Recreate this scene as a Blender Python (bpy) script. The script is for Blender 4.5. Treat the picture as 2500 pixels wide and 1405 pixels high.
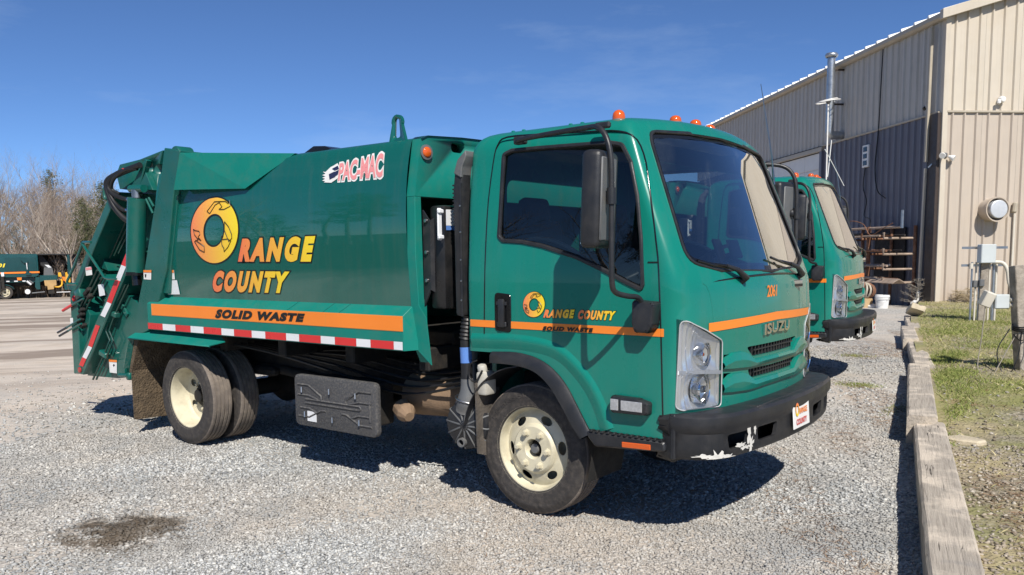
import bpy, bmesh, math, random
import numpy as np
from mathutils import Vector, Matrix, Euler
random.seed(7); rng = np.random.default_rng(7)
R = math.radians
sc = bpy.context.scene
for o in list(bpy.data.objects): bpy.data.objects.remove(o)
COL = sc.collection

# ---------------------------------------------------------------- camera
F_PX, YAW, PITCH, ROLL, CY = 2048.9, 0.6634, -0.1053, -0.0114, 841.3
CAM = Vector((2.99, -4.9184, 1.5725))
_f = Vector((-math.sin(YAW), math.cos(YAW), 0)); _r = Vector((math.cos(YAW), math.sin(YAW), 0)); _u = Vector((0, 0, 1))
FW = _f*math.cos(PITCH) + _u*math.sin(PITCH); _u2 = _u*math.cos(PITCH) - _f*math.sin(PITCH)
RT = _r*math.cos(ROLL) + _u2*math.sin(ROLL); UP = _u2*math.cos(ROLL) - _r*math.sin(ROLL)
cd = bpy.data.cameras.new('camera'); cam = bpy.data.objects.new('camera', cd); COL.objects.link(cam)
cam.matrix_world = Matrix(((RT.x, UP.x, -FW.x, CAM.x), (RT.y, UP.y, -FW.y, CAM.y), (RT.z, UP.z, -FW.z, CAM.z), (0, 0, 0, 1)))
cd.sensor_width = 36; cd.lens = 36*F_PX/2500; cd.shift_y = (CY-702.5)/2500; cd.clip_start = .05; cd.clip_end = 3000
sc.camera = cam

# ---------------------------------------------------------------- sky and sun
SUN_EL, SUN_AZ = R(45), R(-40)          # azimuth measured from +X, counter-clockwise
w = bpy.data.worlds.new('World'); sc.world = w; w.use_nodes = True
nt = w.node_tree; bg = nt.nodes['Background']
sky = nt.nodes.new('ShaderNodeTexSky'); sky.sky_type = 'NISHITA'; sky.sun_disc = False
sky.sun_elevation = SUN_EL; sky.sun_rotation = math.pi/2 - SUN_AZ
sky.air_density = 0.57; sky.dust_density = 0.0; sky.ozone_density = 9.5; sky.altitude = 100
_tc = nt.nodes.new('ShaderNodeTexCoord'); _mp = nt.nodes.new('ShaderNodeMapping'); _mp.inputs['Scale'].default_value = (1.6, 1.6, 7); _mp.inputs['Rotation'].default_value = (.15, .1, .4); nt.links.new(_tc.outputs['Generated'], _mp.inputs['Vector'])
_nz0 = nt.nodes.new('ShaderNodeTexNoise'); _nz0.inputs['Scale'].default_value = 1.7; _nz0.inputs['Detail'].default_value = 8; _nz0.inputs['Roughness'].default_value = .62; nt.links.new(_mp.outputs[0], _nz0.inputs['Vector'])
_mr = nt.nodes.new('ShaderNodeMapRange'); _mr.inputs[1].default_value = .52; _mr.inputs[2].default_value = .80; _mr.inputs[4].default_value = .22; nt.links.new(_nz0.outputs[0], _mr.inputs[0])
_mx = nt.nodes.new('ShaderNodeMix'); _mx.data_type = 'RGBA'; nt.links.new(_mr.outputs[0], _mx.inputs[0]); nt.links.new(sky.outputs[0], _mx.inputs[6]); _mx.inputs[7].default_value = (5.2, 6.2, 7.6, 1)     # thin high wisps
nt.links.new(_mx.outputs[2], bg.inputs[0]); bg.inputs[1].default_value = 0.105
sd = bpy.data.lights.new('sun', 'SUN'); sd.energy = 5.0; sd.angle = R(.5); sd.color = (1, .95, .87)
sun = bpy.data.objects.new('sun', sd); COL.objects.link(sun)
SUNV = Vector((math.cos(SUN_AZ)*math.cos(SUN_EL), math.sin(SUN_AZ)*math.cos(SUN_EL), math.sin(SUN_EL)))
sun.rotation_euler = SUNV.to_track_quat('Z', 'Y').to_euler(); sun.location = (20, -20, 30)
vs = sc.view_settings; vs.view_transform = 'Standard'; vs.look = 'None'; vs.exposure = 0.22; vs.gamma = 1

# ---------------------------------------------------------------- helpers
def at(px, py, x=None, y=None, z=None):
    """a point of the place: the sight line through (px, py) of the photograph cut at a known plane"""
    d = RT*((px-1250)/F_PX) - UP*((py-CY)/F_PX) + FW
    if x is not None: t = (x-CAM.x)/d.x
    elif y is not None: t = (y-CAM.y)/d.y
    else: t = (z-CAM.z)/d.z
    return CAM + d*t
def atp(px, py, p0, n):
    d = RT*((px-1250)/F_PX) - UP*((py-CY)/F_PX) + FW
    return CAM + d*((Vector(p0)-CAM).dot(n)/d.dot(n))

def sharpen(bm, ang=32):
    for f in bm.faces: f.smooth = True
    a = R(ang)
    for e in bm.edges:
        e.smooth = not (len(e.link_faces) != 2 or e.calc_face_angle(0) > a)

def obj_bm(name, bm, mat, parent=None, sharp=32, recalc=True):
    if recalc: bmesh.ops.recalc_face_normals(bm, faces=bm.faces)
    if sharp is not None: sharpen(bm, sharp)
    me = bpy.data.meshes.new(name); bm.to_mesh(me); bm.free()
    return link(name, me, mat, parent)
def link(name, me, mat, parent=None):
    if mat is not None:
        for m in (mat if isinstance(mat, (list, tuple)) else [mat]): me.materials.append(m)
    o = bpy.data.objects.new(name, me); COL.objects.link(o)
    if parent is not None: o.parent = parent
    return o
def tag(o, label=None, cat=None, group=None, kind=None):
    if label: o['label'] = label
    if cat: o['category'] = cat
    if group: o['group'] = group
    if kind: o['kind'] = kind
    return o
def thing(name, label, cat, loc=(0, 0, 0), group=None):
    o = bpy.data.objects.new(name, None); COL.objects.link(o); o.location = loc; o.empty_display_size = .2
    return tag(o, label, cat, group)
def copy_tree(o, parent=None, skip=()):
    c = o.copy(); COL.objects.link(c); c.parent = parent
    for ch in list(o.children):
        if ch.name.split('.')[0] in skip or ch.get('one_off'): continue
        copy_tree(ch, c, skip)
    return c

class MB:
    """collects shapes, builds one mesh object"""
    def __init__(s): s.bm = bmesh.new(); s.mi = 0
    def _tagm(s, fs):
        for f in fs: f.material_index = s.mi
    def poly(s, vs, fs):
        bv = [s.bm.verts.new(v) for v in vs]; out = []
        for f in fs:
            try: out.append(s.bm.faces.new([bv[i] for i in f]))
            except ValueError: pass
        s._tagm(out); return bv, out
    def box(s, c, size, rot=None, bevel=0, seg=1):
        t = bmesh.new(); bmesh.ops.create_cube(t, size=1)
        for v in t.verts: v.co = Vector((v.co.x*size[0], v.co.y*size[1], v.co.z*size[2]))
        if bevel: bmesh.ops.bevel(t, geom=list(t.edges), offset=min(bevel, .45*min(size)), segments=seg, affect='EDGES', profile=.5)
        M = (rot.to_matrix() if hasattr(rot, 'to_matrix') else (rot if rot is not None else Matrix.Identity(3)))
        c = Vector(c)
        return s._merge(t, lambda v: c + M @ v)
    def _merge(s, t, fn):
        t.verts.index_update()
        bv = [s.bm.verts.new(fn(v.co)) for v in t.verts]; out = []
        for f in t.faces: out.append(s.bm.faces.new([bv[v.index] for v in f.verts]))
        s._tagm(out); t.free(); return s
    def bar(s, a, b, wd, th, up=(0, 0, 1), bevel=0):
        """rectangular bar from a to b"""
        a = Vector(a); b = Vector(b); d = b-a; L = d.length; d.normalize()
        up = Vector(up); sx = d.cross(up)
        if sx.length < 1e-4: sx = d.cross(Vector((1, 0, 0)))
        sx.normalize(); uz = sx.cross(d)
        M = Matrix((d, sx, uz)).transposed()
        return s.box((a+b)/2, (L, wd, th), M, bevel)
    def prism(s, pts, ext, bevel=0, seg=1):
        """polygon (3-D points, any plane) pushed along ext"""
        t = bmesh.new(); ext = Vector(ext); n = len(pts)
        a = [t.verts.new(Vector(p)) for p in pts]; b = [t.verts.new(Vector(p)+ext) for p in pts]
        t.faces.new(a); t.faces.new(list(reversed(b)))
        for i in range(n): t.faces.new([a[i], b[i], b[(i+1) % n], a[(i+1) % n]])
        bmesh.ops.recalc_face_normals(t, faces=t.faces)
        if bevel: bmesh.ops.bevel(t, geom=list(t.edges), offset=bevel, segments=seg, affect='EDGES', profile=.5)
        return s._merge(t, lambda v: v)
    def tube(s, pts, r, n=8, caps=True, closed=False):
        P = [Vector(p) for p in pts]; m = len(P); rr = r if isinstance(r, (list, tuple)) else [r]*m
        rings = []; prev = None
        for i, p in enumerate(P):
            if closed: d = P[(i+1) % m] - P[i-1]
            else: d = (P[min(i+1, m-1)] - P[max(i-1, 0)])
            d.normalize()
            if prev is None:
                q = d.cross(Vector((0, 0, 1)))
                if q.length < .1: q = d.cross(Vector((0, 1, 0)))
            else: q = prev - d*prev.dot(d)
            if q.length < 1e-6: q = d.orthogonal()
            q.normalize(); prev = q; k = d.cross(q)
            rings.append([s.bm.verts.new(p + (q*math.cos(2*math.pi*j/n) + k*math.sin(2*math.pi*j/n))*rr[i]) for j in range(n)])
        fs = []
        for i in range(m if closed else m-1):
            A = rings[i]; B = rings[(i+1) % m]
            for j in range(n): fs.append(s.bm.faces.new([A[j], A[(j+1) % n], B[(j+1) % n], B[j]]))
        if caps and not closed:
            fs.append(s.bm.faces.new(list(reversed(rings[0])))); fs.append(s.bm.faces.new(rings[-1]))
        s._tagm(fs); return s
    def lathe(s, prof, o, axis, n=32, close=False):
        """profile (radius, height along axis) spun about the axis"""
        o = Vector(o); ax = Vector(axis).normalized(); q = ax.orthogonal().normalized(); k = ax.cross(q)
        rings = []; fs = []
        for r, h in prof:
            if r < 1e-5: rings.append([s.bm.verts.new(o+ax*h)])
            else: rings.append([s.bm.verts.new(o+ax*h+(q*math.cos(2*math.pi*j/n)+k*math.sin(2*math.pi*j/n))*r) for j in range(n)])
        m = len(rings)
        for i in range(m if close else m-1):
            A = rings[i]; B = rings[(i+1) % m]
            for j in range(n):
                a0, a1 = A[j % len(A)], A[(j+1) % len(A)]; b0, b1 = B[j % len(B)], B[(j+1) % len(B)]
                l = []
                for v in (a0, a1, b1, b0):
                    if v not in l: l.append(v)
                if len(l) >= 3: fs.append(s.bm.faces.new(l))
        s._tagm(fs); return s
    def grid(s, P):
        """P[i][j] points -> quads"""
        V = [[s.bm.verts.new(p) for p in row] for row in P]; fs = []
        for i in range(len(V)-1):
            for j in range(len(V[0])-1):
                fs.append(s.bm.faces.new([V[i][j], V[i][j+1], V[i+1][j+1], V[i+1][j]]))
        s._tagm(fs); return s
    def build(s, name, mat, parent=None, sharp=32, recalc=True): return obj_bm(name, s.bm, mat, parent, sharp, recalc)

def smooth_path(pts, k=6):
    """Catmull-Rom through points"""
    P = [Vector(p) for p in pts]; P = [P[0]*2-P[1]] + P + [P[-1]*2-P[-2]]; out = []
    for i in range(1, len(P)-2):
        a, b, c, d = P[i-1], P[i], P[i+1], P[i+2]
        for j in range(k):
            t = j/k
            out.append(.5*((2*b)+(c-a)*t+(2*a-5*b+4*c-d)*t*t+(3*b-a-3*c+d)*t**3))
    out.append(P[-2]); return out
def round_poly(pts, r, seg=5):
    """2-D polygon with rounded corners; r a number or one per corner"""
    n = len(pts); out = []
    for i in range(n):
        p = Vector(pts[i]).to_2d() if len(pts[i]) > 2 else Vector(pts[i]); a = Vector(pts[i-1]); b = Vector(pts[(i+1) % n])
        ri = r[i] if isinstance(r, (list, tuple)) else r
        da = (a-p); db = (b-p); la, lb = da.length, db.length; da.normalize(); db.normalize()
        ang = da.angle(db)
        if ri <= 0 or ang > 3.05: out.append(p.copy()); continue
        t = min(ri/math.tan(ang/2), .48*la, .48*lb); p0 = p+da*t; p1 = p+db*t
        for j in range(seg+1):
            s = j/seg; out.append(p0*(1-s)**2 + p*2*s*(1-s) + p1*s*s)
    return out
def ev_mesh(o):
    dg = bpy.context.evaluated_depsgraph_get(); me = bpy.data.meshes.new_from_object(o.evaluated_get(dg)); return me
def boolean(o, cutters, op='DIFFERENCE'):
    for c in cutters:
        m = o.modifiers.new('b', 'BOOLEAN'); m.object = c; m.operation = op; m.solver = 'EXACT'
    bpy.context.view_layer.update()
    me = ev_mesh(o); old = o.data; o.modifiers.clear(); o.data = me
    for c in cutters: bpy.data.objects.remove(c)
    return o

# ---------------------------------------------------------------- materials
MATS = {}
def N(nt, t, **k):
    n = nt.nodes.new('ShaderNode'+t)
    for a, v in k.items(): setattr(n, a, v)
    return n
def mat(name, col, rough=.5, metal=0, coat=0, var=.08, vscale=3, bump=0, bscale=60, spec=.5, dirt=None, dscale=4, damt=.5, dlow=None, coat_rough=.05, coat_ior=1.5, streak=None, samt=.2):
    """procedural: colour with cloudy variation, roughness variation, fine relief, optional dirt patches (dlow: z range in metres over which road dust thins out)"""
    m = bpy.data.materials.new(name); m.use_nodes = True; t = m.node_tree; b = t.nodes['Principled BSDF']; L = t.links.new
    tc = N(t, 'TexCoord'); nz = N(t, 'TexNoise'); nz.inputs['Scale'].default_value = vscale; nz.inputs['Detail'].default_value = 5
    L(tc.outputs['Object'], nz.inputs['Vector'])
    mr = N(t, 'MapRange'); mr.inputs[1].default_value = .3; mr.inputs[2].default_value = .7; mr.inputs[3].default_value = 1-var; mr.inputs[4].default_value = 1+var
    L(nz.outputs[0], mr.inputs[0])
    mx = N(t, 'VectorMath', operation='SCALE'); mx.inputs[0].default_value = col[:3]; L(mr.outputs[0], mx.inputs[3])
    out = mx.outputs[0]
    rr = N(t, 'MapRange'); rr.inputs[1].default_value = .3; rr.inputs[2].default_value = .7; rr.inputs[3].default_value = max(.02, rough*.85); rr.inputs[4].default_value = min(1, rough*1.2)
    n2 = N(t, 'TexNoise'); n2.inputs['Scale'].default_value = vscale*4; n2.inputs['Detail'].default_value = 4; L(tc.outputs['Object'], n2.inputs['Vector']); L(n2.outputs[0], rr.inputs[0])
    ro = rr.outputs[0]
    if dirt is not None:
        n3 = N(t, 'TexNoise'); n3.inputs['Scale'].default_value = dscale; n3.inputs['Detail'].default_value = 8; n3.inputs['Roughness'].default_value = .65; L(tc.outputs['Object'], n3.inputs['Vector'])
        cr = N(t, 'MapRange'); cr.inputs[1].default_value = .45; cr.inputs[2].default_value = .72; cr.inputs[3].default_value = 0; cr.inputs[4].default_value = damt; L(n3.outputs[0], cr.inputs[0])
        fac = cr.outputs[0]
        if dlow:
            sp = N(t, 'SeparateXYZ'); L(tc.outputs['Object'], sp.inputs[0])
            zr = N(t, 'MapRange'); zr.inputs[1].default_value = dlow[0]; zr.inputs[2].default_value = dlow[1]; zr.inputs[3].default_value = 1; zr.inputs[4].default_value = 0; L(sp.outputs[2], zr.inputs[0])
            mm = N(t, 'Math', operation='MULTIPLY'); L(cr.outputs[0], mm.inputs[0]); L(zr.outputs[0], mm.inputs[1]); fac = mm.outputs[0]
        mc = N(t, 'Mix', data_type='RGBA'); L(fac, mc.inputs[0]); L(out, mc.inputs[6]); mc.inputs[7].default_value = (*dirt[:3], 1); out = mc.outputs[2]
        mr2 = N(t, 'Mix', data_type='FLOAT'); L(fac, mr2.inputs[0]); L(ro, mr2.inputs[2]); mr2.inputs[3].default_value = .9; ro = mr2.outputs[0]
        if coat:
            sb = N(t, 'Math', operation='SUBTRACT'); sb.inputs[0].default_value = coat; L(fac, sb.inputs[1]); sb.use_clamp = True; L(sb.outputs[0], b.inputs['Coat Weight'])
    elif coat: b.inputs['Coat Weight'].default_value = coat
    if streak is not None:          # rain runs: stretched along z
        mp = N(t, 'Mapping'); mp.inputs['Scale'].default_value = (9, 9, .55); L(tc.outputs['Object'], mp.inputs['Vector'])
        n5 = N(t, 'TexNoise'); n5.inputs['Scale'].default_value = 1.6; n5.inputs['Detail'].default_value = 7; n5.inputs['Roughness'].default_value = .6; L(mp.outputs[0], n5.inputs['Vector'])
        r5 = N(t, 'MapRange'); r5.inputs[1].default_value = .5; r5.inputs[2].default_value = .72; r5.inputs[3].default_value = 0; r5.inputs[4].default_value = samt; L(n5.outputs[0], r5.inputs[0])
        m5 = N(t, 'Mix', data_type='RGBA'); L(r5.outputs[0], m5.inputs[0]); L(out, m5.inputs[6]); m5.inputs[7].default_value = (*streak[:3], 1); out = m5.outputs[2]
    L(out, b.inputs['Base Color']); L(ro, b.inputs['Roughness'])
    b.inputs['Metallic'].default_value = metal; b.inputs['Coat Roughness'].default_value = coat_rough; b.inputs['Coat IOR'].default_value = coat_ior; b.inputs['Specular IOR Level'].default_value = spec
    if bump:
        n4 = N(t, 'TexNoise'); n4.inputs['Scale'].default_value = bscale; n4.inputs['Detail'].default_value = 6; L(tc.outputs['Object'], n4.inputs['Vector'])
        bp = N(t, 'Bump'); bp.inputs['Strength'].default_value = bump; bp.inputs['Distance'].default_value = .02; L(n4.outputs[0], bp.inputs['Height']); L(bp.outputs[0], b.inputs['Normal'])
    MATS[name] = m; return m
def glass(name, tint, rough=0.0, ior=1.5, boost=1.0):
    m = bpy.data.materials.new(name); m.use_nodes = True; t = m.node_tree; t.nodes.remove(t.nodes['Principled BSDF']); L = t.links.new
    out = t.nodes['Material Output']; tr = N(t, 'BsdfTransparent'); tr.inputs[0].default_value = (*tint, 1)
    gl = N(t, 'BsdfGlossy'); gl.inputs['Roughness'].default_value = rough; fr = N(t, 'Fresnel'); fr.inputs[0].default_value = ior
    mu = N(t, 'Math', operation='MULTIPLY'); mu.inputs[1].default_value = boost; mu.use_clamp = True; L(fr.outputs[0], mu.inputs[0])
    mx = N(t, 'MixShader'); L(mu.outputs[0], mx.inputs[0]); L(tr.outputs[0], mx.inputs[1]); L(gl.outputs[0], mx.inputs[2]); L(mx.outputs[0], out.inputs[0])
    return m
def gradient(name, c0, c1, rough=.4):
    """printed fade along the lettering's own length"""
    m = bpy.data.materials.new(name); m.use_nodes = True; t = m.node_tree; b = t.nodes['Principled BSDF']; L = t.links.new
    tc = N(t, 'TexCoord'); sp = N(t, 'SeparateXYZ'); L(tc.outputs['Generated'], sp.inputs[0])
    mc = N(t, 'Mix', data_type='RGBA'); L(sp.outputs[0], mc.inputs[0]); mc.inputs[6].default_value = (*c0, 1); mc.inputs[7].default_value = (*c1, 1)
    L(mc.outputs[2], b.inputs['Base Color']); b.inputs['Roughness'].default_value = rough; return m

GREEN = mat('green_paint', (.005, .180, .136), .28, coat=.45, spec=.25, var=.05, vscale=1.3, dirt=(.16, .15, .11), dscale=7, damt=.16, dlow=(.5, 1.2), coat_rough=.03, streak=(.06, .17, .14), samt=.22, bump=.012, bscale=5)
GREENB = mat('green_body_paint', (.004, .100, .081), .25, coat=1.0, coat_ior=1.6, spec=.1, var=.06, vscale=.8, dirt=(.12, .12, .09), dscale=9, damt=.16, dlow=(.9, 1.5), coat_rough=.02, streak=(.05, .11, .09), samt=.28, bump=.03, bscale=3)
GREENS = mat('green_skirt_paint', (.006, .180, .142), .45, var=.06, vscale=1.5, spec=.25, dirt=(.14, .14, .10), dscale=10, damt=.15)
GREENT = mat('green_tailgate_paint', (.004, .098, .078), .3, coat=.35, var=.08, vscale=2, dirt=(.08, .075, .05), dscale=8, damt=.22)
BLACK = mat('black_plastic', (.016, .017, .02), .42, var=.15, bump=.08, bscale=220, dirt=(.09, .08, .07), dscale=8, damt=.22)
BLACKG = mat('black_gloss', (.008, .008, .009), .15, var=.1)
DARK = mat('dark_undercarriage', (.012, .011, .010), .75, var=.3, dirt=(.06, .045, .03), dscale=9, damt=.5, bump=.2)
RUBBER = mat('tyre_rubber', (.036, .032, .030), .75, var=.2, vscale=12, dirt=(.13, .11, .09), dscale=30, damt=.5, bump=.15, bscale=120)
TREAD = mat('tyre_tread', (.15, .125, .105), .9, var=.2, vscale=8, dirt=(.26, .215, .17), dscale=14, damt=.8, bump=.3, bscale=90)
CREAM = mat('cream_wheel_paint', (.62, .57, .42), .38, var=.06, dirt=(.22, .18, .11), dscale=9, damt=.45, coat=.2)
ORANGE = mat('orange_vinyl', (.85, .23, .025), .35, var=.03)
ORANGE_D = mat('orange_edge', (.75, .30, .06), .4)
PRINT_K = mat('black_print', (.008, .008, .008), .35, var=.02)
CHIP = mat('exposed_primer', (.62, .60, .55), .5, var=.1, vscale=30)
WHITE = mat('white_paint', (.78, .77, .74), .4, var=.04, dirt=(.35, .33, .28), dscale=9, damt=.25)
RED = mat('red_reflective', (.62, .03, .03), .3, var=.05)
SILV = mat('white_reflective', (.72, .73, .74), .3, var=.05)
CHROME = mat('chrome', (.75, .76, .78), .12, metal=1, var=.05)
STEEL = mat('steel', (.42, .42, .42), .35, metal=1, var=.15)
GREYP = mat('grey_plastic', (.11, .115, .12), .5, var=.12, dirt=(.2, .18, .15), damt=.4, dscale=9)
MUD = mat('mud_crust', (.105, .075, .045), .95, var=.35, vscale=14, bump=1.0, bscale=55)
AMBER = mat('amber_lens', (.62, .10, .012), .12, var=.05, coat=.6)
REDL = mat('red_lens', (.35, .015, .015), .15, coat=.5)
HYD = mat('black_hydraulic_hose', (.012, .012, .013), .5, var=.2)
ROD = mat('dark_green_rod', (.008, .045, .035), .35, coat=.2)
REDP = mat('red_grip', (.68, .04, .04), .4)
DASHL = mat('light_cab_trim', (.42, .42, .40), .7, var=.06)
DASH = mat('dash_plastic', (.20, .20, .19), .65, var=.1)
SEAT = mat('seat_cloth', (.022, .022, .024), .9, var=.2, bump=.2)
PINK = mat('pink_print', (.75, .27, .27), .4, var=.03)
BLUE = mat('blue_label', (.10, .22, .55), .4)
NAVY = mat('navy_print', (.02, .025, .07), .4)
LAMPL = mat('clear_lamp_lens', (.50, .51, .53), .15, metal=.5, var=.15, vscale=60)
TAN = mat('dusty_metal', (.24, .16, .10), .8, var=.25, vscale=6, bump=.2, dirt=(.1, .07, .04), damt=.5)
GRAD = gradient('orange_to_yellow_print', (.82, .17, .07), (.87, .66, .02))
GRAD_S = gradient('salmon_to_yellow_print', (.83, .22, .09), (.87, .68, .02))
GLASS_S = glass('side_window_glass', (.42, .46, .46), boost=1.7)
GLASS_W = glass('windscreen_glass', (.88, .93, .93), boost=4.0)
LENS = glass('headlamp_lens', (.97, .97, .97), rough=.02, boost=.8)
REFL = mat('lamp_reflector', (.95, .95, .94), .13, metal=.34, var=.04, vscale=20)
# ---------------------------------------------------------------- terrain
def sstep(a, b, t): t = np.clip((t-a)/(b-a), 0, 1); return t*t*(3-2*t)
def gz(x, y):
    """height of the yard"""
    x = np.asarray(x, float); y = np.asarray(y, float)
    r = np.interp(y, [1.3, 4.3, 6.8, 12, 18, 60], [0, .095, .105, .14, .18, .22])*sstep(-20, -7, x)
    return r - .0196*np.clip(-x-8, 0, 70)
B0 = Vector((-1.513, 17.737, .18)); BA = .7488
DV = Vector((-math.sin(BA), math.cos(BA), 0)); GV = Vector((math.cos(BA), math.sin(BA), 0))

def node_ramp(t, fac, stops):
    cr = N(t, 'ValToRGB'); e = cr.color_ramp.elements
    while len(e) < len(stops): e.new(.5)
    for k, (p, c) in enumerate(stops): e[k].position = p; e[k].color = (*c, 1)
    t.links.new(fac, cr.inputs[0]); return cr.outputs[0]
def noise(t, vec, scale, detail=4, rough=.55, dim=None):
    n = N(t, 'TexNoise'); n.inputs['Scale'].default_value = scale; n.inputs['Detail'].default_value = detail; n.inputs['Roughness'].default_value = rough; t.links.new(vec, n.inputs['Vector']); return n.outputs[0]
def maprange(t, v, a, b, c=0, d=1):
    m = N(t, 'MapRange'); m.clamp = True
    for i, k in enumerate((a, b, c, d)): m.inputs[i+1].default_value = k
    t.links.new(v, m.inputs[0]); return m.outputs[0]
def mixc(t, f, a, b):
    m = N(t, 'Mix', data_type='RGBA'); t.links.new(f, m.inputs[0])
    for i, v in ((6, a), (7, b)):
        if isinstance(v, tuple): m.inputs[i].default_value = (*v, 1)
        else: t.links.new(v, m.inputs[i])
    return m.outputs[2]
def mathn(t, op, a, b=None):
    m = N(t, 'Math', operation=op); m.use_clamp = op in ('MULTIPLY', 'ADD')
    for i, v in enumerate((a, b)):
        if v is None: continue
        if isinstance(v, (int, float)): m.inputs[i].default_value = v
        else: t.links.new(v, m.inputs[i])
    return m.outputs[0]
def ground_material():
    m = bpy.data.materials.new('gravel_yard'); m.use_nodes = True; t = m.node_tree; b = t.nodes['Principled BSDF']; L = t.links.new
    v = N(t, 'TexCoord').outputs['Object']; sp = N(t, 'SeparateXYZ'); L(v, sp.inputs[0])
    vo = N(t, 'TexVoronoi'); vo.inputs['Scale'].default_value = 38; L(v, vo.inputs['Vector'])
    bw = N(t, 'RGBToBW'); L(vo.outputs['Color'], bw.inputs[0])
    stone = node_ramp(t, bw.outputs[0], [(0, (.20, .195, .185)), (.35, (.37, .36, .335)), (.65, (.46, .445, .415)), (1, (.58, .56, .52))])
    dirt = node_ramp(t, noise(t, v, 1.2, 9, .6), [(.25, (.44, .37, .295)), (.5, (.55, .475, .395)), (.75, (.62, .545, .46))])
    # wheel tracks of brown earth across the far yard
    vr = N(t, 'VectorRotate', rotation_type='Z_AXIS'); vr.inputs['Angle'].default_value = -R(44); L(v, vr.inputs['Vector'])
    mp = N(t, 'Mapping'); mp.inputs['Scale'].default_value = (.05, .42, 1); L(vr.outputs[0], mp.inputs['Vector'])
    tr = maprange(t, noise(t, mp.outputs[0], 1.6, 7, .62), .47, .58)
    far = maprange(t, sp.outputs[0], -6.5, -11)
    tracks = mathn(t, 'MULTIPLY', tr, far)
    big = noise(t, v, .35, 5, .6)
    dm = mathn(t, 'ADD', mathn(t, 'MULTIPLY', maprange(t, big, .46, .62), .75), mathn(t, 'MULTIPLY', maprange(t, sp.outputs[0], -4.5, -10), .8))
    col = mixc(t, dm, stone, dirt)
    col = mixc(t, mathn(t, 'MULTIPLY', tracks, .9), col, (.25, .20, .16))
    # oil-dark wet patch in the foreground
    d = N(t, 'VectorMath', operation='DISTANCE'); mp2 = N(t, 'Mapping'); mp2.inputs['Scale'].default_value = (1, 1.3, 1); L(v, mp2.inputs['Vector']); L(mp2.outputs[0], d.inputs[0]); q = at(300, 1300, z=0); d.inputs[1].default_value = (q.x, q.y*1.3, 0)
    wob = mathn(t, 'ADD', d.outputs[1], mathn(t, 'MULTIPLY', mathn(t, 'SUBTRACT', noise(t, v, 4.5, 8, .7), .42), 1.5))
    col = mixc(t, maprange(t, wob, .34, .60, .92, 0), col, (.10, .075, .05))
    # grass verge far off
    gr = mathn(t, 'MULTIPLY', maprange(t, sp.outputs[0], -60.5, -62), 1.0)
    grass = node_ramp(t, noise(t, v, 3, 6), [(.3, (.07, .10, .03)), (.7, (.16, .17, .06))])
    col = mixc(t, gr, col, grass)
    # added dark litter and grass behind the camera, unseen, to darken the truck's reflections
    wd = maprange(t, mathn(t, 'SUBTRACT', sp.outputs[1], mathn(t, 'MULTIPLY', mathn(t, 'SUBTRACT', noise(t, v, .4, 5), .5), 4)), -9.0, -11.5)
    col = mixc(t, wd, col, node_ramp(t, noise(t, v, 2, 7, .7), [(.3, (.035, .034, .016)), (.7, (.085, .075, .035))]))
    L(col, b.inputs['Base Color']); b.inputs['Roughness'].default_value = .95; b.inputs['Specular IOR Level'].default_value = .2
    bp = N(t, 'Bump'); bp.inputs['Strength'].default_value = .9; bp.inputs['Distance'].default_value = .018
    h = mathn(t, 'MULTIPLY', vo.outputs['Distance'], maprange(t, dm, 0, 1, 1, .35)); L(mathn(t, 'ADD', h, mathn(t, 'MULTIPLY', noise(t, v, 9, 6), .6)), bp.inputs['Height']); L(bp.outputs[0], b.inputs['Normal'])
    return m
def sheet(name, xs, ys, zf, m, kind='structure', keep=None):
    X, Y = np.meshgrid(xs, ys, indexing='ij'); Z = zf(X, Y); nx, ny = X.shape
    V = np.stack([X.ravel(), Y.ravel(), Z.ravel()], 1); I = np.arange(nx*ny).reshape(nx, ny)
    F = np.stack([I[:-1, :-1].ravel(), I[1:, :-1].ravel(), I[1:, 1:].ravel(), I[:-1, 1:].ravel()], 1)
    if keep is not None:
        c = V[F].mean(1); F = F[keep(c[:, 0], c[:, 1])]
    me = bpy.data.meshes.new(name); me.from_pydata(V.tolist(), [], F.tolist()); me.polygons.foreach_set('use_smooth', [True]*len(me.polygons))
    return tag(link(name, me, m), kind=kind)
_a = np.concatenate([np.linspace(-400, -70, 12), np.linspace(-66, -14, 40), np.linspace(-13, 12, 120), np.linspace(14, 300, 20)])
_b = np.concatenate([np.linspace(-300, -14, 16), np.linspace(-12, 24, 140), np.linspace(26, 90, 20), np.linspace(110, 400, 8)])
_nz = lambda X, Y: .012*np.sin(X*1.7+.6*np.sin(Y*1.1))*np.sin(Y*1.3+X*.4)+.008*np.sin(X*3.9+1)*np.sin(Y*3.1+X)
GROUND = ground_material()
def yard(X, Y):
    n = _nz(X, Y)*np.clip((np.hypot(X+1.5, Y)-0)/6, .25, 1)
    return gz(X, Y)+n-.012
sheet('ground', _a, _b, yard, GROUND)

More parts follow.
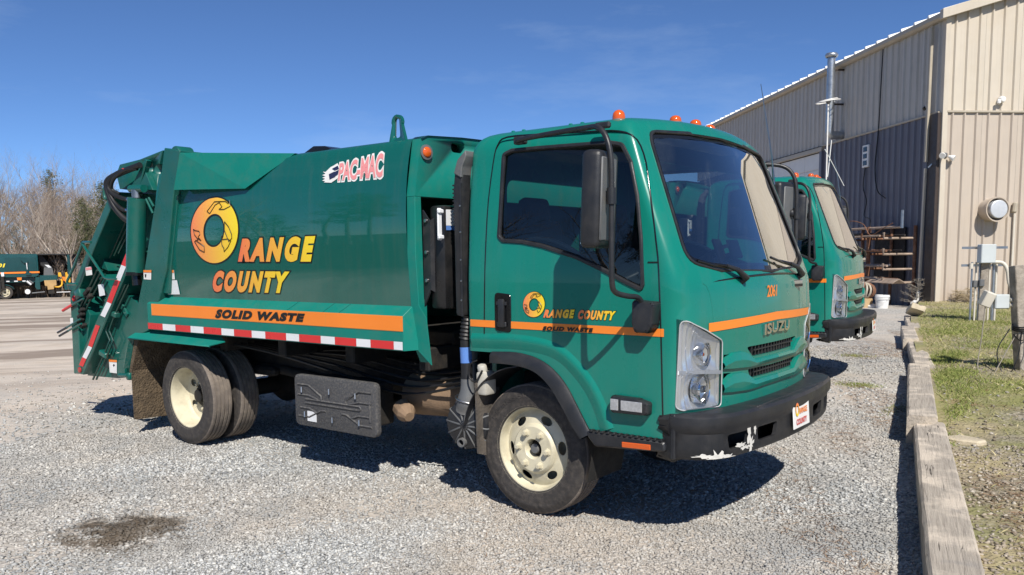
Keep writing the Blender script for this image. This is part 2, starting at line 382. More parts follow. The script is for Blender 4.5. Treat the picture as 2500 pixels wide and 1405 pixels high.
# ---------------------------------------------------------------- timbers along the edge of the lawn
def timber_material():
    m = bpy.data.materials.new('weathered_timber'); m.use_nodes = True; t = m.node_tree; b = t.nodes['Principled BSDF']; L = t.links.new
    tc = N(t, 'TexCoord'); oi = N(t, 'ObjectInfo'); ad = N(t, 'VectorMath', operation='ADD'); L(tc.outputs['Object'], ad.inputs[0]); L(oi.outputs['Random'], ad.inputs[1])
    mp = N(t, 'Mapping'); mp.inputs['Scale'].default_value = (1.2, 22, 22); L(ad.outputs[0], mp.inputs['Vector'])
    g = noise(t, mp.outputs[0], 3, 8, .65); col = node_ramp(t, g, [(.15, (.20, .17, .14)), (.45, (.36, .315, .26)), (.75, (.48, .425, .35))])
    pt = noise(t, ad.outputs[0], 3.2, 6, .6); col = mixc(t, maprange(t, pt, .48, .62), col, (.60, .52, .42)); col = mixc(t, maprange(t, noise(t, ad.outputs[0], 5, 6), .58, .70, 0, .6), col, (.27, .25, .23))
    mp3 = N(t, 'Mapping'); mp3.inputs['Scale'].default_value = (.22, 5, 5); L(ad.outputs[0], mp3.inputs['Vector']); ck = noise(t, mp3.outputs[0], 2.2, 3, .5)
    ckm = maprange(t, mathn(t, 'ABSOLUTE', mathn(t, 'SUBTRACT', ck, .5)),  .0008, .004, 1, 0); ckm = mathn(t, 'MULTIPLY', ckm, maprange(t, noise(t, ad.outputs[0], 2.3, 3), .48, .56)); col = mixc(t, ckm, col, (.07, .058, .045))
    L(col, b.inputs['Base Color']); b.inputs['Roughness'].default_value = .92
    bp = N(t, 'Bump'); bp.inputs['Strength'].default_value = .8; bp.inputs['Distance'].default_value = .012; L(mathn(t, 'SUBTRACT', g, mathn(t, 'MULTIPLY', ckm, .8)), bp.inputs['Height']); L(bp.outputs[0], b.inputs['Normal'])
    return m
TIMBER = timber_material()
def timber(a, c, w_, zt, zb, label, tilt=0):
    a = Vector(a); c = Vector(c); d = c-a; L_ = d.length; ang = math.atan2(d.y, d.x); h = zt-zb; n = 26; rr = random.Random(int(L_*1000))
    b = MB(); rows = []
    for i in range(n+1):
        x = L_*(i/n-.5); e = .012*rr.uniform(-1, 1); k = .006*rr.uniform(-1, 1); ch = .014
        sec = [(-w_/2, 0), (-w_/2+e*.3, h-ch-abs(k)), (-w_/2+ch+abs(e)*.5, h+k*.4), (-w_*.2, h+k), (w_*.2, h-k), (w_/2-ch, h+k*.5), (w_/2, h-ch), (w_/2+e*.2, 0)]
        rows.append([(x, y, z) for y, z in sec])
    b.grid(rows)
    for r_ in (rows[0], rows[-1]): b.poly(r_, [list(range(8))])
    o = b.build('timber', TIMBER, None, 28); o.location = ((a.x+c.x)/2, (a.y+c.y)/2, zb); o.rotation_euler = (0, tilt, ang)
    return tag(o, label, 'timber', 'timbers edging the lawn')
timber((1.53, 2.42), (2.72, -2.6), .225, .20, -.08, 'longest weathered grey timber nearest the camera, running out of the frame')
timber((.745, 5.66), (1.50, 2.30), .225, .262, -.06, 'cracked grey timber just beyond the nearest one, its end lifted')
timber((.08, 8.52), (.85, 5.50), .22, .248, -.02, 'third weathered timber from the camera along the lawn edge')
timber((-.50, 10.58), (.05, 8.40), .21, .292, 0, 'short fourth timber from the camera along the lawn edge')
timber((-1.13, 13.55), (-.40, 10.66), .215, .270, 0, 'farthest timber, ending at the tilted stone block')
b = MB(); b.box((0, 0, 0), (.27, .40, .12), bevel=.02, seg=2)
for v in b.bm.verts: v.co += Vector((rng.uniform(-.012, .012), rng.uniform(-.012, .012), rng.uniform(-.01, .01)))
STONE = mat('pale_stone', (.50, .43, .31), .9, var=.15, vscale=6, bump=.4, bscale=40)
o = b.build('stone_block', STONE, None, 20); o.location = (-.95, 13.2, .40); o.rotation_euler = (R(-24), R(20), R(20)); tag(o, 'tilted tan stone block at the far end of the timbers', 'stone')
b = MB(); b.prism([(.16*math.cos(a)*r_, .10*math.sin(a)*r_, 0) for a, r_ in zip([2*math.pi*i/7 for i in range(7)], (1, .8, 1.1, .7, 1, .9, 1.15))], (0, 0, .05), bevel=.012)
o = b.build('flat_stone', STONE, None, 20); p = at(2352, 1072, z=.17); o.location = (p.x, p.y, .13); tag(o, 'flat tan stone lying on the lawn beside the nearest timber', 'stone')

# ---------------------------------------------------------------- lawn right of the timbers
_TL = [(2.9, -3.4), (2.70, -2.6), (1.53, 2.42), (.80, 5.5), (.06, 8.5), (-.45, 10.6), (-1.1, 13.5), (-1.45, 15.5), (-1.9, 17.9)]
def edge_x(y): return np.interp(y, [p[1] for p in _TL], [p[0] for p in _TL])
def lawn_z(X, Y): return gz(X, Y)+.135+.014*np.sin(X*2.3+Y)*np.sin(Y*1.9)+.01*np.sin(X*5+Y*4)
def lawn_material():
    m = bpy.data.materials.new('patchy_lawn'); m.use_nodes = True; t = m.node_tree; b = t.nodes['Principled BSDF']; L = t.links.new
    v = N(t, 'TexCoord').outputs['Object']; sp = N(t, 'SeparateXYZ'); L(v, sp.inputs[0])
    vo = N(t, 'TexVoronoi'); vo.inputs['Scale'].default_value = 42; L(v, vo.inputs['Vector']); bw = N(t, 'RGBToBW'); L(vo.outputs['Color'], bw.inputs[0])
    soil = node_ramp(t, bw.outputs[0], [(0, (.10, .085, .06)), (.4, (.24, .205, .145)), (.75, (.36, .31, .23)), (1, (.48, .44, .37))])
    straw = node_ramp(t, noise(t, v, 14, 8, .7), [(.3, (.24, .19, .10)), (.55, (.40, .335, .19)), (.75, (.50, .43, .27))])
    col = mixc(t, maprange(t, noise(t, v, 1.1, 6), .40, .58), soil, straw)
    col = mixc(t, maprange(t, noise(t, v, .8, 7, .65), .46, .62, 0, .8), col, (.22, .23, .06))
    col = mixc(t, maprange(t, noise(t, v, 2.6, 7, .7), .63, .72, 0, .7), col, (.20, .085, .045))
    L(col, b.inputs['Base Color']); b.inputs['Roughness'].default_value = .95
    bp = N(t, 'Bump'); bp.inputs['Strength'].default_value = 1; bp.inputs['Distance'].default_value = .02; L(mathn(t, 'ADD', noise(t, v, 22, 8, .7), vo.outputs['Distance']), bp.inputs['Height']); L(bp.outputs[0], b.inputs['Normal'])
    return m
def make_lawn():
    ys = np.linspace(-3.4, 30, 240); us = np.linspace(0, 1, 60)**1.5*22; V = []; F = []
    for y in ys:
        x0 = edge_x(y); xx = x0+us; V += [(x, y, float(z)) for x, z in zip(xx, lawn_z(xx, y))]
    n = len(us)
    for i in range(len(ys)-1):
        for j in range(n-1): a = i*n+j; F.append((a, a+1, a+n+1, a+n))
    me = bpy.data.meshes.new('lawn'); me.from_pydata(V, [], F); me.polygons.foreach_set('use_smooth', [True]*len(F)); return tag(link('lawn', me, lawn_material()), kind='structure')
make_lawn()

# ---------------------------------------------------------------- loose stones
def in_view(P, mx=90, my=60):
    d = P-np.array(CAM); Z = d@np.array(FW); X = 1250+F_PX*(d@np.array(RT))/np.maximum(Z, .1); Y = CY-F_PX*(d@np.array(UP))/np.maximum(Z, .1)
    return (Z > .4) & (X > -mx-250) & (X < 2500+mx+250) & (Y < 1405+my+200) & (Y > 560)
def stones(name, pts, size, m, label):
    n = len(pts); C = np.array([[1, 0, 0], [-1, 0, 0], [0, 1, 0], [0, -1, 0], [0, 0, 1], [0, 0, -1]], float)
    V = (C[None]+rng.uniform(-.45, .45, (n, 6, 3)))*1.15; s = size[:, None]*np.stack([rng.uniform(.8, 1.5, n), rng.uniform(.7, 1.1, n), rng.uniform(.4, .8, n)], 1); V = V*s[:, None, :]
    a = rng.uniform(0, 2*np.pi, n); ca, sa = np.cos(a), np.sin(a); tl = rng.normal(0, .35, n); ct, st = np.cos(tl), np.sin(tl)
    x, y, z = V[..., 0], V[..., 1], V[..., 2]; y, z = y*ct[:, None]-z*st[:, None], y*st[:, None]+z*ct[:, None]; x, y = x*ca[:, None]-y*sa[:, None], x*sa[:, None]+y*ca[:, None]
    V = np.stack([x, y, z], -1)+pts[:, None, :]
    Q = np.array([[0, 2, 4], [2, 1, 4], [1, 3, 4], [3, 0, 4], [2, 0, 5], [1, 2, 5], [3, 1, 5], [0, 3, 5]])
    F = (Q[None]+6*np.arange(n)[:, None, None]).reshape(-1, 3)
    me = bpy.data.meshes.new(name); me.vertices.add(6*n); me.vertices.foreach_set('co', V.ravel().astype('f')); me.loops.add(F.size); me.loops.foreach_set('vertex_index', F.ravel().astype('i'))
    me.polygons.add(len(F)); me.polygons.foreach_set('loop_start', np.arange(0, F.size, 3).astype('i')); me.polygons.foreach_set('loop_total', np.full(len(F), 3, 'i')); me.update(calc_edges=True); me.validate()
    return tag(link(name, me, m), label, kind='stuff')
def stone_material(name, stops):
    m = bpy.data.materials.new(name); m.use_nodes = True; t = m.node_tree; b = t.nodes['Principled BSDF']
    g = N(t, 'NewGeometry'); v = N(t, 'TexCoord').outputs['Object']; col = node_ramp(t, g.outputs['Random Per Island'], stops)
    d = N(t, 'VectorMath', operation='DISTANCE'); mp2 = N(t, 'Mapping'); mp2.inputs['Scale'].default_value = (1, 1.3, 1); t.links.new(v, mp2.inputs['Vector']); t.links.new(mp2.outputs[0], d.inputs[0]); q = at(310, 1292, z=0); d.inputs[1].default_value = (q.x, q.y*1.3, 0)
    wob = mathn(t, 'ADD', d.outputs[1], mathn(t, 'MULTIPLY', mathn(t, 'SUBTRACT', noise(t, v, 4.5, 8, .7), .42), 1.5))
    col = mixc(t, maprange(t, wob, .32, .58, .96, 0), col, (.035, .028, .022))
    tint = mixc(t, maprange(t, noise(t, v, .5, 4), .42, .60, 0, .55), col, (.42, .35, .27))
    tint = mixc(t, maprange(t, noise(t, v, .9, 5), .48, .62, 0, .6), tint, (.25, .262, .265))
    t.links.new(tint, b.inputs['Base Color']); b.inputs['Roughness'].default_value = .9; b.inputs['Specular IOR Level'].default_value = .25; return m
GRAVEL = stone_material('grey_gravel', [(0, (.18, .185, .185)), (.2, (.32, .325, .32)), (.5, (.425, .43, .42)), (.8, (.51, .51, .49)), (.97, (.64, .635, .60))])
GRAVEL_R = stone_material('brown_gravel', [(0, (.10, .085, .06)), (.4, (.25, .21, .15)), (.8, (.36, .31, .235)), (1, (.52, .48, .41))])
def scatter(n, r0, r1):
    """points spread in front of the camera between two distances"""
    a = rng.uniform(-.72, .70, n); d = np.sqrt(rng.uniform(r0*r0, r1*r1, n)); th = YAW-a
    x = CAM.x+d*(-np.sin(th)); y = CAM.y+d*np.cos(th); return x, y
def make_gravel():
    P = []; S = []
    for n, r0, r1, s0, s1 in ((110000, 2.2, 5.0, .0045, .0105), (95000, 5.0, 8.5, .006, .0125), (40000, 8.5, 14, .008, .016)):
        x, y = scatter(n, r0, r1); k = (x < edge_x(y)-.02) & ~((y > 17) & (x > -2))
        dens = np.clip(1.1-1.05*(1-sstep(-9, -3.5, x)), .04, 1); f = .5+.5*np.sin(x*1.3+2*np.sin(y*.9))*np.sin(y*1.7+x*.3); g_ = .5+.5*np.sin(.55*x+1.9*y+.8*np.sin(x*.7)); k &= rng.uniform(0, 1, n) < dens*np.clip(.30+.45*f+.55*g_, 0, 1)
        x, y = x[k], y[k]; s = rng.uniform(s0, s1, len(x))*rng.choice([.7, 1, 1, 1.25], len(x)); P.append(np.stack([x, y, yard(x, y)+s*.30], 1)); S.append(s)
    P = np.concatenate(P); S = np.concatenate(S); k = in_view(P); stones('gravel', P[k], S[k], GRAVEL, 'loose grey crushed stone covering the yard')
    P = []; S = []
    for n, r0, r1, s0, s1 in ((30000, 2.2, 7.0, .006, .015), (12000, 7.0, 14, .010, .02)):
        x, y = scatter(n, r0, r1); k = (x > edge_x(y)+.13); x, y = x[k], y[k]; k = rng.uniform(0, 1, len(x)) < np.interp(y, [.5, 2.5, 4.5, 8], [1, .5, .12, .02]); x, y = x[k], y[k]
        s = rng.uniform(s0, s1, len(x)); P.append(np.stack([x, y, lawn_z(x, y)+s*.25], 1)); S.append(s)
    P = np.concatenate(P); S = np.concatenate(S); k = in_view(P); stones('lawn_gravel', P[k], S[k], GRAVEL_R, 'brown stone chips trodden into the patchy lawn')
make_gravel()

# ---------------------------------------------------------------- grass
def blade_mesh(name, x, y, z, h, lean, wd, m, label):
    n = len(x); a = rng.uniform(0, 2*np.pi, n); b = rng.uniform(0, 2*np.pi, n)
    dx, dy = np.cos(a)*wd/2, np.sin(a)*wd/2; lx, ly = np.cos(b)*lean, np.sin(b)*lean
    V = np.stack([np.stack([x-dx, y-dy, z], 1), np.stack([x+dx, y+dy, z], 1), np.stack([x+dx*.6+lx*.45, y+dy*.6+ly*.45, z+h*.6], 1), np.stack([x+lx, y+ly, z+h], 1)], 1)
    F = np.array([[0, 1, 2], [0, 2, 3]])[None]+4*np.arange(n)[:, None, None]
    me = bpy.data.meshes.new(name); me.from_pydata(V.reshape(-1, 3).tolist(), [], F.reshape(-1, 3).tolist()); return tag(link(name, me, m), label, kind='stuff')
def blade_mat(name, stops):
    m = bpy.data.materials.new(name); m.use_nodes = True; t = m.node_tree; b = t.nodes['Principled BSDF']; g = N(t, 'NewGeometry'); t.links.new(node_ramp(t, g.outputs['Random Per Island'], stops), b.inputs['Base Color']); b.inputs['Roughness'].default_value = .8; return m
GRASS_G = blade_mat('fresh_grass', [(0, (.12, .16, .03)), (.6, (.22, .26, .06)), (1, (.36, .36, .12))])
GRASS_D = blade_mat('dead_grass', [(0, (.17, .17, .05)), (.35, (.30, .29, .10)), (.6, (.42, .36, .17)), (1, (.55, .47, .28))])
def make_grass():
    n = 170000; x, y = scatter(n, 2.5, 24); k = x > edge_x(y)+.14; x, y = x[k], y[k]
    f = np.sin(x*2.1+1.3*np.sin(y*.8))*np.sin(y*1.1+x*.5); k = rng.uniform(0, 1, len(x)) < np.interp(y, [1.0, 3, 6, 12], [.10, .5, .9, 1]); x, y = x[k], y[k]
    P = np.stack([x, y, lawn_z(x, y)], 1); k = in_view(P); P = P[k]; nn = len(P); blade_mesh('dead_grass', P[:, 0], P[:, 1], P[:, 2]-.005, rng.uniform(.015, .045, nn), rng.uniform(.02, .07, nn), .009, GRASS_D, 'flattened straw coloured grass over the lawn')
    X = []; Y = []
    for cx, cy, rx, ry, n in ((1.93, 6.4, .55, .45, 5000), (1.2, 5.0, .20, .9, 2600), (.85, 6.6, .22, .8, 2200), (.2, 10.5, .5, 1.6, 3200), (1.75, 1.9, .07, .35, 260), (1.62, 3.1, .10, .5, 500), (-.2, 14.0, 1.4, 1.6, 3500), (1.9, .55, .05, .12, 90), (1.2, 12.2, 1.4, .5, 1500), (1.3, 8.2, .6, .35, 1500), (.6, 12.6, 1.8, 2.2, 5000), (1.1, 9.5, 1.1, 1.6, 3500), (1.45, 4.2, .35, .8, 1500), (2.1, 4.6, .5, .5, 900)):
        X.append(rng.normal(cx, rx*.5, n)); Y.append(rng.normal(cy, ry*.5, n))
    X = np.concatenate(X); Y = np.concatenate(Y); k = X > edge_x(Y)+.12; X, Y = X[k], Y[k]; n = len(X)
    blade_mesh('green_grass', X, Y, lawn_z(X, Y)-.005, rng.uniform(.015, .05, n), rng.uniform(.01, .05, n), .007, GRASS_G, 'tufts of fresh green grass on the lawn')
    X = []; Y = []
    for cx, cy, rx, ry, n in ((.33, 4.75, .20, .16, 900), (-.45, 7.4, .22, .14, 500), (.98, 3.6, .10, .3, 220)):
        X.append(rng.normal(cx, rx*.55, n)); Y.append(rng.normal(cy, ry*.55, n))
    X = np.concatenate(X); Y = np.concatenate(Y); n = len(X); blade_mesh('yard_grass', X, Y, yard(X, Y)-.005, rng.uniform(.01, .035, n), rng.uniform(.01, .04, n), .006, GRASS_G, 'green grass growing through the gravel beside the timbers')
make_grass()
PSTRAW = blade_mat('pine_straw', [(0, (.14, .075, .04)), (.6, (.28, .16, .085)), (1, (.42, .29, .17))])
def make_straw():
    n = 16000; y = rng.uniform(-3, 12, n); x = edge_x(y)-.05-rng.gamma(1.6, .42, n); f = np.sin(x*1.9+.7*y)*np.sin(y*1.25+.5)+.35*np.sin(x*6+y*4); k = (f > .15) & (x > -1.2); x, y = x[k], y[k]; n = len(x)
    blade_mesh('pine_straw', x, y, yard(x, y)+.012, rng.uniform(.0, .012, n), rng.uniform(.05, .11, n), .004, PSTRAW, 'brown pine straw strewn over the gravel beside the timbers')
    n = 5000; y = rng.uniform(-2.5, 3.5, n); x = edge_x(y)+.14+rng.gamma(1.4, .35, n); f = np.sin(x*2.7+.9*y)*np.sin(y*1.6+1.1); k = f > .1; x, y = x[k], y[k]; n = len(x)
    blade_mesh('lawn_straw', x, y, lawn_z(x, y)+.008, rng.uniform(.0, .012, n), rng.uniform(.05, .11, n), .004, PSTRAW, 'brown pine straw caught on the lawn behind the timbers')
make_straw()
# ---------------------------------------------------------------- truck: shared shape functions
def lerp_tab(t, xs, ys): return float(np.interp(t, xs, ys))
_zz = np.linspace(.4, 2.6, 441)
def _sm(xs, ys, s):
    v = np.interp(_zz, xs, ys); k = np.exp(-.5*((np.arange(-40, 41)*.005)/s)**2); k /= k.sum()
    return np.convolve(np.pad(v, 40, mode='edge'), k, 'valid')
_W = _sm([.4, 1.45, 1.9, 2.2, 2.3, 2.6], [1.0, 1.0, .975, .937, .925, .91], .05)
_X = _sm([.4, 1.2, 1.40, 1.47, 2.24, 2.32, 2.6], [1.15, 1.155, 1.14, 1.115, .80, .735, .60], .018)
def Wz(z): return float(np.interp(z, _zz, _W))
def Xc(z): return float(np.interp(z, _zz, _X))
BOW = .09
def outline(z, ins=0, W=None, X=None, Xr=-.432, rc=None, rr=.055, bow=BOW):
    """half plan of the cab at height z, front centre -> near side -> rear centre"""
    rc = float(np.interp(z, [1.30, 1.62], [.13, .055])) if rc is None else rc
    W = (Wz(z) if W is None else W)-ins; X = (Xc(z) if X is None else X)-ins; Xr = Xr+ins; P = []
    y0 = W-rc
    for i in range(18): y = y0*i/17; P.append((X-bow*(y/.85)**2, -y))
    x0 = X-bow*(y0/.85)**2; m = 2*bow*y0/.85**2; c = (x0-m*rc, W); e = (x0-m*rc-rc, W)
    for i in range(1, 9):
        t = i/8; P.append(((1-t)**2*x0+2*t*(1-t)*c[0]+t*t*e[0], -((1-t)**2*y0+2*t*(1-t)*c[1]+t*t*e[1])))
    for i in range(1, 15): t = i/14; P.append((e[0]+(Xr+rr-e[0])*t, -W))
    for i in range(1, 6):
        t = i/5; P.append(((1-t)**2*(Xr+rr)+2*t*(1-t)*Xr+t*t*Xr, -((1-t)**2*W+2*t*(1-t)*W+t*t*(W-rr))))
    for i in range(1, 7): t = i/6; P.append((Xr, -(W-rr)*(1-t)))
    return P
def full_outline(*a, **k):
    h = outline(*a, **k); return h + [(x, -y) for x, y in h[-2:0:-1]]
def surf_front(y, z):
    h = outline(z); yy = [-p[1] for p in h[:26]]; xx = [p[0] for p in h[:26]]
    return float(np.interp(abs(y), yy, xx))
def surf_side(x, z):
    h = outline(z)[17:42]; xx = [p[0] for p in h][::-1]; yy = [-p[1] for p in h][::-1]
    return float(np.interp(x, xx, yy))
def crown(y, z): return 0.045*(1-(y/.95)**2)*min(1, max(0, (z-2.17)/.12))

def text2d(s, size=1, bold=.02, shear=0, spacing=1.0, cut=None):
    cu = bpy.data.curves.new('t', 'FONT'); cu.body = s; cu.size = size; cu.offset = bold; cu.shear = shear; cu.space_character = spacing; cu.resolution_u = 4
    o = bpy.data.objects.new('t', cu); COL.objects.link(o); bpy.context.view_layer.update()
    me = ev_mesh(o); bpy.data.objects.remove(o); bpy.data.curves.remove(cu)
    bm = bmesh.new(); bm.from_mesh(me); bpy.data.meshes.remove(me)
    bmesh.ops.remove_doubles(bm, verts=bm.verts, dist=1e-5)
    return bm
def bbox2(bm):
    xs = [v.co.x for v in bm.verts]; ys = [v.co.y for v in bm.verts]; return min(xs), max(xs), min(ys), max(ys)
def map2(bm, fn, box=None, cuts=0):
    """bend a flat mesh onto a surface: fn(u, v) with u, v in 0..1 over its bounding box"""
    a, b, c, d = box or bbox2(bm)
    for i in range(1, cuts):
        yy = c+(d-c)*i/cuts
        bmesh.ops.bisect_plane(bm, geom=list(bm.verts)+list(bm.edges)+list(bm.faces), plane_co=(0, yy, 0), plane_no=(0, 1, 0))
    for v in bm.verts: v.co = Vector(fn((v.co.x-a)/(b-a), (v.co.y-c)/(d-c)))
    return bm
def quad_fn(tl, tr, br, bl, ysurf, off):
    """four photograph corners -> function onto the near side ysurf(x, z)"""
    P = [at(*q, y=-1.03) for q in (tl, tr, br, bl)]
    for k in range(3): P = [at(*q, y=ysurf(p.x, p.z)) for q, p in zip((tl, tr, br, bl), P)]
    def f(u, v):
        p = (P[0]*(1-u)+P[1]*u)*v + (P[3]*(1-u)+P[2]*u)*(1-v)
        return (p.x, ysurf(p.x, p.z)-off, p.z)
    return f
def decal_text(parent, name, s, corners, ysurf, m, outline_m=None, bold=.03, out=.05, shear=.0, spacing=1.0, off=.004, cuts=6):
    f = quad_fn(*corners, ysurf, off)
    t = text2d(s, 1, bold, shear, spacing); bx = bbox2(t)
    if outline_m is not None:
        t2 = text2d(s, 1, bold+out, shear, spacing)
        fo = quad_fn(*corners, ysurf, off*.5)
        obj_bm(name+'_outline', map2(t2, fo, bx, cuts), outline_m, parent, None, False)
    return obj_bm(name, map2(t, f, bx, cuts), m, parent, None, False)
def strip_poly(parent, name, pts2, ysurf, m, off=.004, cuts=5):
    bm = bmesh.new(); vs = [bm.verts.new((p[0], p[1], 0)) for p in pts2]; bm.faces.new(vs)
    a, b, c, d = bbox2(bm)
    for i in range(1, cuts):
        yy = c+(d-c)*i/cuts; bmesh.ops.bisect_plane(bm, geom=list(bm.verts)+list(bm.edges)+list(bm.faces), plane_co=(0, yy, 0), plane_no=(0, 1, 0))
    for v in bm.verts: v.co = Vector((v.co.x, ysurf(v.co.x, v.co.y)-off, v.co.y))
    return obj_bm(name, bm, m, parent, None, False)
cabside = lambda x, z: -Wz(z)
_bz = np.array([.9, 1.255, 1.58, 1.834, 2.098, 2.26, 2.325]); _by = np.array([-1.0, -1.033, -1.056, -1.063, -1.042, -1.012, -.99])
def bodyside(x, z): return float(np.interp(z, _bzf, _byf))
_c = np.polyfit(_bz[1:], _by[1:], 3); _bzf = np.linspace(.9, 2.33, 60); _byf = np.where(_bzf < 1.2, -1.03, np.polyval(_c, np.maximum(_bzf, 1.2)))

TRUCK_LABEL = 'green garbage truck with orange lettering in the foreground, numbered 2061'
truck = thing('garbage_truck', TRUCK_LABEL, 'truck', group='green garbage trucks parked side by side')

# ---------------------------------------------------------------- cab shell
def make_cab(T):
    b = MB(); rings = []
    zs = [.60+i*.04 for i in range(41)]
    spec = [(z, 0) for z in zs] + [(2.235, .008), (2.26, .022), (2.28, .042), (2.295, .07), (2.305, .11), (2.313, .18), (2.32, .30)]
    for z, ins in spec:
        rings.append([(x, y, z+crown(y, z)) for x, y in full_outline(min(z, 2.24), ins)])
    n = len(rings[0]); V = [[b.bm.verts.new(p) for p in r] for r in rings]
    for i in range(len(V)-1):
        for j in range(n): b.bm.faces.new([V[i][j], V[i][(j+1) % n], V[i+1][(j+1) % n], V[i+1][j]])
    h = len(outline(1.0))
    def cap(ring):       # strips across between near and far half
        for j in range(h-1):
            a0, a1 = ring[j], ring[j+1]; c0, c1 = ring[-j % n], ring[-(j+1) % n]
            l = []
            for v in (a0, a1, c1, c0):
                if v not in l: l.append(v)
            if len(l) >= 3: b.bm.faces.new(l)
    cap(V[-1])
    shell = b.build('cab_shell', GREEN, T)
    md = shell.modifiers.new('s', 'SOLIDIFY'); md.thickness = .035; md.offset = -1
    bpy.context.view_layer.update(); me = ev_mesh(shell); shell.modifiers.clear(); shell.data = me
    cut = []
    def cutter(pts, ext):
        m = MB(); m.prism(pts, ext); o = m.build('cut', None); cut.append(o)
    # windscreen
    cutter([(.3, y, z) for y, z in WS], (1.2, 0, 0))
    # side windows
    cutter([(x, -1.2, z) for x, z in SW], (0, .5, 0)); cutter([(x, .7, z) for x, z in SW], (0, .5, 0))
    # rear window
    cutter([(-.6, y, z) for y, z in round_poly([(-.62, 2.06), (.62, 2.06), (.62, 1.60), (-.62, 1.60)], .08)], (.4, 0, 0))
    arch = FLO + [(.50, .3), (-.8, .3), (-.8, .985), (-.24, .99)]
    cutter([(x, -1.3, z) for x, z in arch], (0, .55, 0)); cutter([(x, .75, z) for x, z in arch], (0, .55, 0))
    for s in SLOTS:
        cutter([(1.0, y, z) for y, z in s], (.4, 0, 0))
    for sg in (-1, 1):
        cutter([(.86, sg*y, z) for y, z in HL], (.5, 0, 0))
    boolean(shell, cut)
    bm = bmesh.new(); bm.from_mesh(shell.data); sharpen(bm, 30); bm.to_mesh(shell.data); bm.free()
    if not shell.data.materials: shell.data.materials.append(GREEN)
    return shell
WS = [tuple(p) for p in round_poly([(-.80, 2.235), (-.4, 2.262), (0, 2.272), (.4, 2.262), (.80, 2.235), (.868, 1.53), (.6, 1.478), (0, 1.462), (-.6, 1.478), (-.868, 1.53)], [.09, 0, 0, 0, .09, .10, 0, 0, 0, .10])]
def sidepx(L, yy): return [((p := at(a, c, y=yy)).x, p.z) for a, c in L]
SW = sidepx([(1217, 374), (1238, 363), (1300, 357), (1400, 349), (1479, 343), (1512, 348), (1537, 394), (1558, 477), (1570, 580), (1577, 696), (1571, 712), (1533, 694), (1483, 667), (1409, 632), (1326, 605), (1277, 595), (1229, 592), (1217, 580)], -.98)
SW = [tuple(p) for p in round_poly(SW, [.03, .03, 0, 0, 0, .05, .05, 0, 0, .02, .02, 0, 0, 0, 0, 0, .03, .03], 3)]
c6 = lambda x, y: (1000+x/2.7015, 780+y/2.7015)
c5 = lambda x, y: (1560+x/2.81, 660+y/2.81)
c3 = lambda x, y: (1120+x/2.4224, 250+y/2.4224)
c2 = lambda x, y: (700+x/2.2654, 280+y/2.2654)
c1 = lambda x, y: (100+x/2.0667, 280+y/2.0667)
FLO = [(-.226, .995), (-.045, 1.002), (.1, .98), (.219, .926), (.313, .839), (.385, .732), (.436, .651), (.485, .575)]
FLI = [(-.227, .928), (-.046, .926), (.099, .901), (.207, .83), (.292, .723), (.364, .616), (.425, .54)]
HL = [tuple(p) for p in round_poly([(.655, 1.103), (.80, 1.168), (.968, 1.236), (.978, .757), (.655, .742)], [.03, 0, .03, .03, .03])]
SLOTS = [round_poly([(-.40, 1.045), (.40, 1.045), (.32, .985), (-.32, .985)], .012, 3), round_poly([(-.38, .915), (.38, .915), (.34, .862), (-.34, .862)], .012, 3)]
for sg in (-1, 1):
    SLOTS.append([(sg*y, z) for y, z in ((.635, 1.022), (.565, 1.02), (.53, .982), (.635, .988))])
    SLOTS.append([(sg*y, z) for y, z in ((.635, .92), (.56, .916), (.53, .868), (.635, .878))])

def pane(parent, name, poly, fn, m, cuts=10, axis=0):
    """glass bent onto the body surface: poly in 2-D, fn(a, z) -> point"""
    bm = bmesh.new(); bm.faces.new([bm.verts.new((p[0], p[1], 0)) for p in poly]); a, b, c, d = bbox2(bm)
    for i in range(1, cuts):
        for no, co in (((1, 0, 0), (a+(b-a)*i/cuts, 0, 0)), ((0, 1, 0), (0, c+(d-c)*i/cuts, 0))):
            bmesh.ops.bisect_plane(bm, geom=list(bm.verts)+list(bm.edges)+list(bm.faces), plane_co=co, plane_no=no)
    for v in bm.verts: v.co = Vector(fn(v.co.x, v.co.y))
    for f in bm.faces: f.smooth = True
    o = obj_bm(name, bm, m, parent, None, True); o.data.polygons.foreach_set('use_smooth', [True]*len(o.data.polygons)); return o
def gasket(parent, name, poly, fn, m, r=.012):
    P = [Vector(fn(*p)) for p in poly]; b = MB(); b.tube(P, r, 6, closed=True); return b.build(name, m, parent, 60)
def inset_poly(poly, d):
    """shrink a 2-D outline by d"""
    n = len(poly); out = []; area = sum(poly[i][0]*poly[(i+1) % n][1]-poly[(i+1) % n][0]*poly[i][1] for i in range(n)); s = 1 if area > 0 else -1
    for i in range(n):
        a, p, c = Vector(poly[i-1]), Vector(poly[i]), Vector(poly[(i+1) % n]); t = (c-a).normalized(); out.append(tuple(p+Vector((-t.y, t.x))*d*s))
    return out
def band(parent, name, poly, d, fn, m):
    """flat border strip between an outline and its inset"""
    q = inset_poly(poly, d); b = MB(); n = len(poly)
    b.grid([[fn(*p) for p in list(poly)+[poly[0]]], [fn(*p) for p in list(q)+[q[0]]]]); return b.build(name, m, parent, 60)

